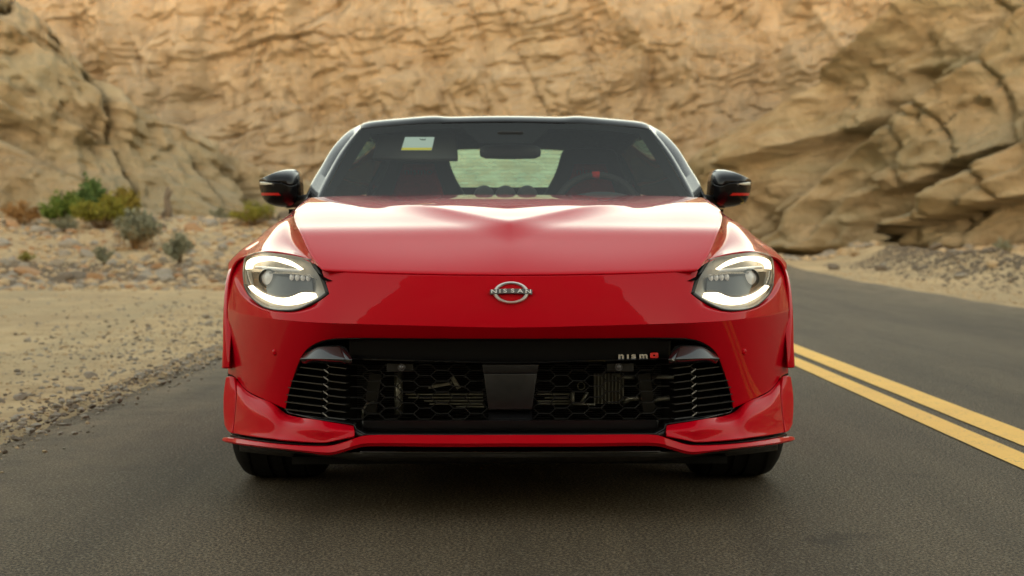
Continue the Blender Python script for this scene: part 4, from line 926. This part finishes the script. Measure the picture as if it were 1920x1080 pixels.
# --- doors, quarters, tail
S0 = [tuple(Wp(*p)) for p in [(379, 378, 1.505), (392, 391, 1.505), (410, 415, 1.505), (428, 445, 1.505), (440, 475, 1.505), (447, 515, 1.505), (441, 736, 1.505)]]
mk = lambda y, pts: [(x, y, z) for x, z in pts]
S1 = mk(2.15, [(.765, .945), (.79, .912), (.832, .85), (.866, .78), (.886, .70), (.896, .62), (.885, .2)])
S2 = mk(2.78, [(.745, .962), (.79, .925), (.845, .86), (.88, .79), (.90, .71), (.905, .63), (.895, .2)])
doors = pair('door', [loft([S0, S1, S2], 60, 50)], M['red'], face=(1, 0, 0), sharp=60)
for k, s in ((0, -1), (1, 1)):
    MB().bar((s*.884, 2.52, .80), (s*.888, 2.70, .812), .03, .02).build('handle', M['black_gloss'], doors[k], bevel=.005)
Q = [mk(2.785, [(.745, .962), (.79, .925), (.845, .86), (.88, .79), (.90, .71), (.905, .63), (.895, .2)]), mk(3.06, [(.72, .985), (.785, .94), (.86, .87), (.90, .80), (.92, .73), (.93, .66), (.925, .43)]),
     mk(3.4, [(.68, 1.0), (.78, .955), (.87, .885), (.915, .81), (.937, .75), (.942, .715), (.942, .69)]), mk(3.74, [(.65, .995), (.76, .955), (.855, .885), (.905, .80), (.925, .73), (.93, .66), (.925, .43)]),
     mk(3.98, [(.60, .985), (.73, .95), (.83, .88), (.88, .79), (.895, .68), (.895, .55), (.88, .25)]), mk(4.32, [(.5, .945), (.62, .925), (.72, .865), (.78, .76), (.80, .65), (.79, .5), (.76, .3)])]
pair('rear_quarter', [loft(Q, 70, 50)], M['red'], face=(1, 0, 0), sharp=60)
tl = [[(0, 4.40, .95), (.3, 4.385, .95), (.5, 4.32, .945)], [(0, 4.42, .82), (.45, 4.40, .82), (.78, 4.32, .76)], [(0, 4.42, .6), (.45, 4.40, .6), (.80, 4.32, .62)], [(0, 4.36, .3), (.45, 4.35, .3), (.76, 4.32, .3)]]
part('rear_bumper', [loft(tl, 20, 20)], M['red'], face=(0, 1, 0))
part('rear_deck', [loft([[(0, 3.98, 1.02), (.3, 3.97, 1.02), (.60, 3.98, .985)], [(0, 4.2, .98), (.3, 4.19, .98), (.55, 4.15, .965)], [(0, 4.40, .952), (.3, 4.385, .952), (.5, 4.32, .946)]], 14, 20)], M['red'], face=(0, 0, 1))
pair('tail_light', [np.stack([crv([(.25, 4.415, .86), (.5, 4.40, .86), (.72, 4.355, .84)], 12), crv([(.25, 4.425, .78), (.5, 4.41, .78), (.74, 4.36, .77)], 12)], 0)], M['strip_red'], face=(0, 1, 0), solid=.01, bevel=0)
belt = crv([S0[0], (.765, 2.15, .945), (.745, 2.785, .962), (.70, 3.25, .992)], 50); rail = np.concatenate([pout[:-1], crv([tuple(pout[-1]), (.600, 2.5, 1.275), (.59, 2.8, 1.248), (.565, 3.08, 1.205), (.69, 3.28, 1.0)], 40)])
rail = lin(rail, 50); sg = coons(belt, rail, lin([belt[0], rail[0]], 12), lin([belt[-1], rail[-1]], 12))
pair('side_window', [sg], M['side_glass'], parent=doors, face=(1, 0, 0), solid=0, bevel=0)
pair('rear_pillar', [coons(crv([(.50, 3.12, 1.235), (.535, 3.6, 1.125), (.56, 3.98, 1.015)], 20), crv([(.565, 3.08, 1.205), (.69, 3.28, 1.0), (.62, 3.98, .985)], 20), lin([(.50, 3.12, 1.235), (.565, 3.08, 1.205)], 8), lin([(.56, 3.98, 1.015), (.62, 3.98, .985)], 8))], M['black_gloss'], face=(1, 0, 1), bevel=0)
rw = coons(crv([(0, 3.98, 1.03), (.3, 3.98, 1.027), (.56, 3.98, 1.015)], 24), crv([(0, 3.12, 1.247), (.3, 3.12, 1.243), (.50, 3.12, 1.235)], 24), lin([(0, 3.98, 1.03), (0, 3.12, 1.247)], 20), lin([(.56, 3.98, 1.015), (.50, 3.12, 1.235)], 20))
rear_w = part('rear_window', [rw], M['rear_glass'], face=(0, 0, 1), solid=0, bevel=0)
mb = MB()
for k in range(11):
    t = .12 + k*.076; y = 3.12 + .86*t; z = 1.247 - .217*t - .004; mb.bar((-.45, y, z), (.45, y, z), .0012, .0012)
mb.build('defroster_lines', M['ink'], rear_w, smooth=False)

# --- wheels
for (wy, s) in ((.853, -1), (.853, 1), (3.40, -1), (3.40, 1)):
    wroot = empty('wheel', (s*(.728 if wy < 2 else .765), wy, .336)); wroot.parent = car; t_w = .136
    prof = [(.24, -t_w+.015), (.30, -t_w-.004), (.322, -t_w+.012), (.331, -t_w+.028), (.335, -t_w+.05), (.3355, -.092), (.329, -.090), (.329, -.082), (.3358, -.080), (.336, -.03), (.329, -.028), (.329, -.018), (.336, -.016), (.336, .016), (.329, .018), (.329, .028), (.336, .03), (.3358, .080), (.329, .082), (.329, .090), (.3355, .092), (.335, t_w-.05), (.331, t_w-.028), (.322, t_w-.012), (.30, t_w+.004), (.24, t_w-.015)]
    MB().lathe(prof, (0, 0, 0), 'x', 72).build('tyre', M['rubber'], wroot, sharp=40)
    mb = MB().lathe([(.24, -.12), (.235, s*.0), (.24, .12)], (0, 0, 0), 'x', 48)
    for k in range(10):
        a = 2*math.pi*k/10; mb.box((s*.10, .13*math.cos(a), .13*math.sin(a)), (.03, .24, .03), Matrix.Rotation(a, 3, 'X'))
    mb.lathe([(.0005, s*.12), (.05, s*.115), (.055, s*.09)], (0, 0, 0), 'x', 24); mb.build('rim', M['chrome_dark'], wroot)
for s in (-1, 1):
    for wy in (.853, 3.40):
        q = np.radians(np.linspace(0, 180, 30)); 
        P_ = np.stack([np.stack([np.full(30, s*x_), wy - .362*np.cos(q), .30 + .375*np.sin(q)], -1) for x_ in (.60, .84)], 0)
        MB().grid(P_).build('wheel_well', M['dark_void'], car)
# dark inner shell that closes the body under the panels
HIn = np.concatenate([XY, hood_h(XY[..., 0], XY[..., 1])[..., None] - .03], -1); 
part('hood_liner', [HIn], M['dark_void'], face=(0, 0, 1), solid=0, bevel=0)
mb = MB().box((0, 1.40, .55), (1.40, .03, .70)).box((0, .56, .42), (1.16, .02, .50)).box((0, 2.5, .20), (1.6, 2.4, .02)).box((-.80, 2.2, .55), (.02, 1.5, .68)).box((.80, 2.2, .55), (.02, 1.5, .68)).box((0, 3.45, .96), (1.1, .95, .02)).box((-.62, 3.3, .80), (.02, 1.2, .36)).box((.62, 3.3, .80), (.02, 1.2, .36))
mb.box((0, 2.98, .86), (1.24, .03, .33)); mb.build('inner_body', M['dark_void'], car, smooth=False)
hd = loft([[(x, y, z-.03) for x, y, z in r] for r in (r1, r2, r3, r4)], 20, 20); part('headliner', [hd], M['interior'], face=(0, 0, -1), solid=0, bevel=0)

# --- cabin
dash = loft([[(x, 1.46, .905 - .03*(x/.66)**2) for x in (0, .3, .5, .66)], [(x, 1.60, .938 - .02*(x/.66)**2) for x in (0, .3, .5, .66)], [(x, 1.78, .940 - .02*(x/.66)**2) for x in (0, .3, .5, .66)], [(x, 1.92, .90 - .02*(x/.66)**2) for x in (0, .3, .5, .66)], [(x, 1.97, .70) for x in (0, .3, .5, .66)]], 24, 30)
ds = part('dashboard', [dash], M['interior'], face=(0, 0, 1), solid=0, bevel=0)
for h_ in (-41, -1, 40):
    c0 = V3(h_, 367, 1.70); mb = MB().lathe([(.0005, -.030), (.028, -.026), (.038, -.012), (.041, .01), (.041, .10)], c0, 'y', 26); mb.build('gauge_pod', M['interior'], ds, face=(0, -1, 0))
ho = MB(); q = np.linspace(0, math.pi, 24); ho.grid(np.stack([np.stack([.38 + .16*np.cos(q), np.full(24, y), .90 + r_*np.sin(q)], -1) for y, r_ in ((1.62, .03), (1.75, .065), (1.92, .07))], 0)); ho.build('instrument_hood', M['interior'], ds, face=(0, 0, 1), solid=.004)
sw = MB(); q = np.linspace(0, 2*math.pi, 49); tl_ = R(24); path = [Vector((.382 + .180*math.cos(a), 2.0 + .180*math.sin(a)*math.sin(tl_), .872 + .172*math.sin(a))) for a in q]
sw.tube(path, .0155, 10, cap=False); swo = sw.build('steering_wheel', M['interior'], car)
MB().tube([(.362, 2.0 + .18*math.sin(tl_), 1.044), (.382, 2.0+.18*math.sin(tl_), 1.0445), (.392, 2.0+.18*math.sin(tl_), 1.044)], .0165, 10).build('wheel_marker', M['seat_red'], swo)
MB().box((.382, 2.02, .86), (.30, .03, .05)).box((.382, 2.02, .80), (.05, .03, .15)).lathe([(.0005, -.03), (.06, -.025), (.075, 0), (.075, .03)], (.382, 2.0, .87), 'y', 24).build('wheel_spokes', M['interior'], swo)
for s in (-1, 1):
    seat = empty('seat', (s*.392, 2.50, 0)); seat.parent = car
    def sprof(wd, y, z): return [(-wd, y+.05, z), (-wd*.97, y-.01, z), (-wd*.6, y-.035, z), (0, y-.02, z), (wd*.6, y-.035, z), (wd*.97, y-.01, z), (wd, y+.05, z)]
    bk = loft([sprof(.25, 0, .45), sprof(.26, .05, .65), sprof(.255, .10, .80), sprof(.225, .15, .95), sprof(.165, .18, 1.06), sprof(.135, .20, 1.14), sprof(.118, .215, 1.185), [(x*.6, y+.05, 1.20) for x, y, z in sprof(.118, .21, 1.19)]], 50, 30)
    so = MB().grid(bk).build('backrest', M['interior'], seat, face=(0, -1, 0), solid=.05)
    pn = loft([[(x*.62, y-.012, z) for x, y, z in sprof(w_, y_, z_)] for w_, y_, z_ in ((.26, .05, .65), (.255, .10, .80), (.225, .15, .95), (.165, .18, 1.06), (.135, .20, 1.12))], 30, 20)
    MB().grid(pn).build('seat_panel', M['seat_red'], seat, face=(0, -1, 0), solid=.006)
    MB().box((0, -.25, .36), (.50, .52, .16)).build('cushion', M['interior'], seat, bevel=.04)
    text('lettering', 'nismo', .040, (0, .135, 1.085), R(84), M['visor'], seat, sx=1.35, ext=.001)
MB().lathe([(.0005, -.125), (.018, -.122), (.027, -.10), (.030, 0), (.027, .10), (.018, .122), (.0005, .125)], (V3(9, 285, 1.93)), 'x', 20).build('rear_view_mirror', M['interior'], car)
MB().box(V3(9, 258, 1.93), (.11, .05, .05)).build('camera_housing', M['interior'], car, bevel=.01)
vis = coons(W3([(-250, 296, 2.10), (-90, 297, 2.0)]), W3([(-238, 252, 2.22), (-92, 248, 2.12)]), W3([(-250, 296, 2.10), (-238, 252, 2.22)]), W3([(-90, 297, 2.0), (-92, 248, 2.12)]))
part('sun_visor', [vis], M['visor'], both=False, solid=.02, bevel=.006)

# --- door mirrors
mo = [(461.6, 346), (460.8, 337.5), (452, 332.5), (441.6, 327.5), (419.6, 320), (400.6, 317.8), (391, 320), (386, 328), (384.5, 345), (382, 370), (386, 380), (398.6, 387.5), (419.6, 388.3), (441.6, 383), (452.6, 375.5), (458.5, 362)]
def mdome(h, p):
    r = ((np.abs(h-423)/40.5)**3.2 + (np.abs(p-353)/37)**3.2)**(1/3.2); return 1.695 + .105*np.clip(r, 0, 1.02)**3.5
split_ = [(461.0, 339.5), (440, 340.5), (420, 342.5), (406, 347), (397, 347), (390, 343.5), (385.6, 336)]
capT = crv([(461.0, 339), (460.2, 337), (452, 332.5), (441.6, 327.5), (419.6, 320), (400.6, 317.8), (391, 320), (386.5, 327), (385.6, 335.5)], 50)
cap = coons(crv([(h, p-.5) for h, p in split_], 50), capT, lin([(461.0, 339), (461.0, 339)], 16), lin([(385.6, 335.5), (385.6, 335.5)], 16))
lowB = crv([(461.4, 341), (461.5, 348), (458.5, 362), (452.6, 375.5), (441.6, 383), (419.6, 388.3), (398.6, 387.5), (386, 380), (382, 370), (384.5, 345), (385.4, 337.5)], 50)
lowc = coons(lowB, crv([(h, p+.7) for h, p in split_], 50), lin([(461.4, 341), (461.0, 340.2)], 16), lin([(385.4, 337.5), (385.6, 336.7)], 16))
mroots = []
for s in (-1, 1): o = empty('door_mirror'); o.parent = car; mroots.append(o)
capP = px(cap, mdome); capP[..., 1] -= .002
pair('mirror_cap', [capP], M['black_gloss'], parent=mroots, face=(0, -1, .4), solid=.003, bevel=0, merge=0)
pair('mirror_housing', [px(lowc, mdome)], M['black_gloss'], parent=mroots, face=(0, -1, 0), solid=.003, bevel=0, merge=0)
oc = crv(mo + [mo[0]], 70); ring0 = px(oc, mdome); ring1 = ring0.copy(); ring1[:, 1] = 1.87; cen_ = ring1.mean(0); ring2 = cen_ + (ring1-cen_)*.93; ring2[:, 1] += .004
pair('mirror_shell', [np.stack([ring0, ring1, ring2], 0)], M['black_gloss'], parent=mroots, face=(0, 1, 0), solid=0, bevel=0)
mg = np.stack([cen_ + (ring2-cen_)*k for k in (1, .5, .02)], 0)
pair('mirror_glass', [mg], M['mirror'], parent=mroots, face=(0, 1, 0), solid=0, bevel=0)
rs_ = coons(lin([(457, 366.6), (421, 366.6)], 14), lin([(458, 361.8), (426, 361.8)], 14), lin([(457, 366.6), (458, 361.8)], 3), lin([(421, 366.6), (426, 361.8)], 3))
pair('red_stripe', [px(rs_, lambda h, p: mdome(h, p)-.0012)], M['strip_red'], parent=mroots, face=(0, -1, 0), solid=0, bevel=0)
tsg = coons(crv([(461.2, 346.3), (450, 346.8), (438, 345)], 12), crv([(461.2, 341.2), (450, 342), (438, 344)], 12), lin([(461.2, 346.3), (461.2, 341.2)], 4), lin([(438, 345), (438, 344)], 4))
pair('turn_signal', [px(tsg, lambda h, p: mdome(h, p)-.003)], M['amber'], parent=mroots, face=(0, -1, 0), solid=.004, bevel=0)
for k, s in ((0, -1), (1, 1)):
    pth = [V3(427, 380, 1.80), V3(408, 381.5, 1.80), V3(390, 379, 1.79), V3(374, 374, 1.74), V3(362, 372, 1.70)]
    mb = MB().tube(pth, [.012, .019, .021, .020, .024], 14); mb.V = [(v[0]*s, v[1], v[2]) for v in mb.V]; mb.F = [f[::s] for f in mb.F]
    mb.build('mirror_arm', M['black_satin'], mroots[k])
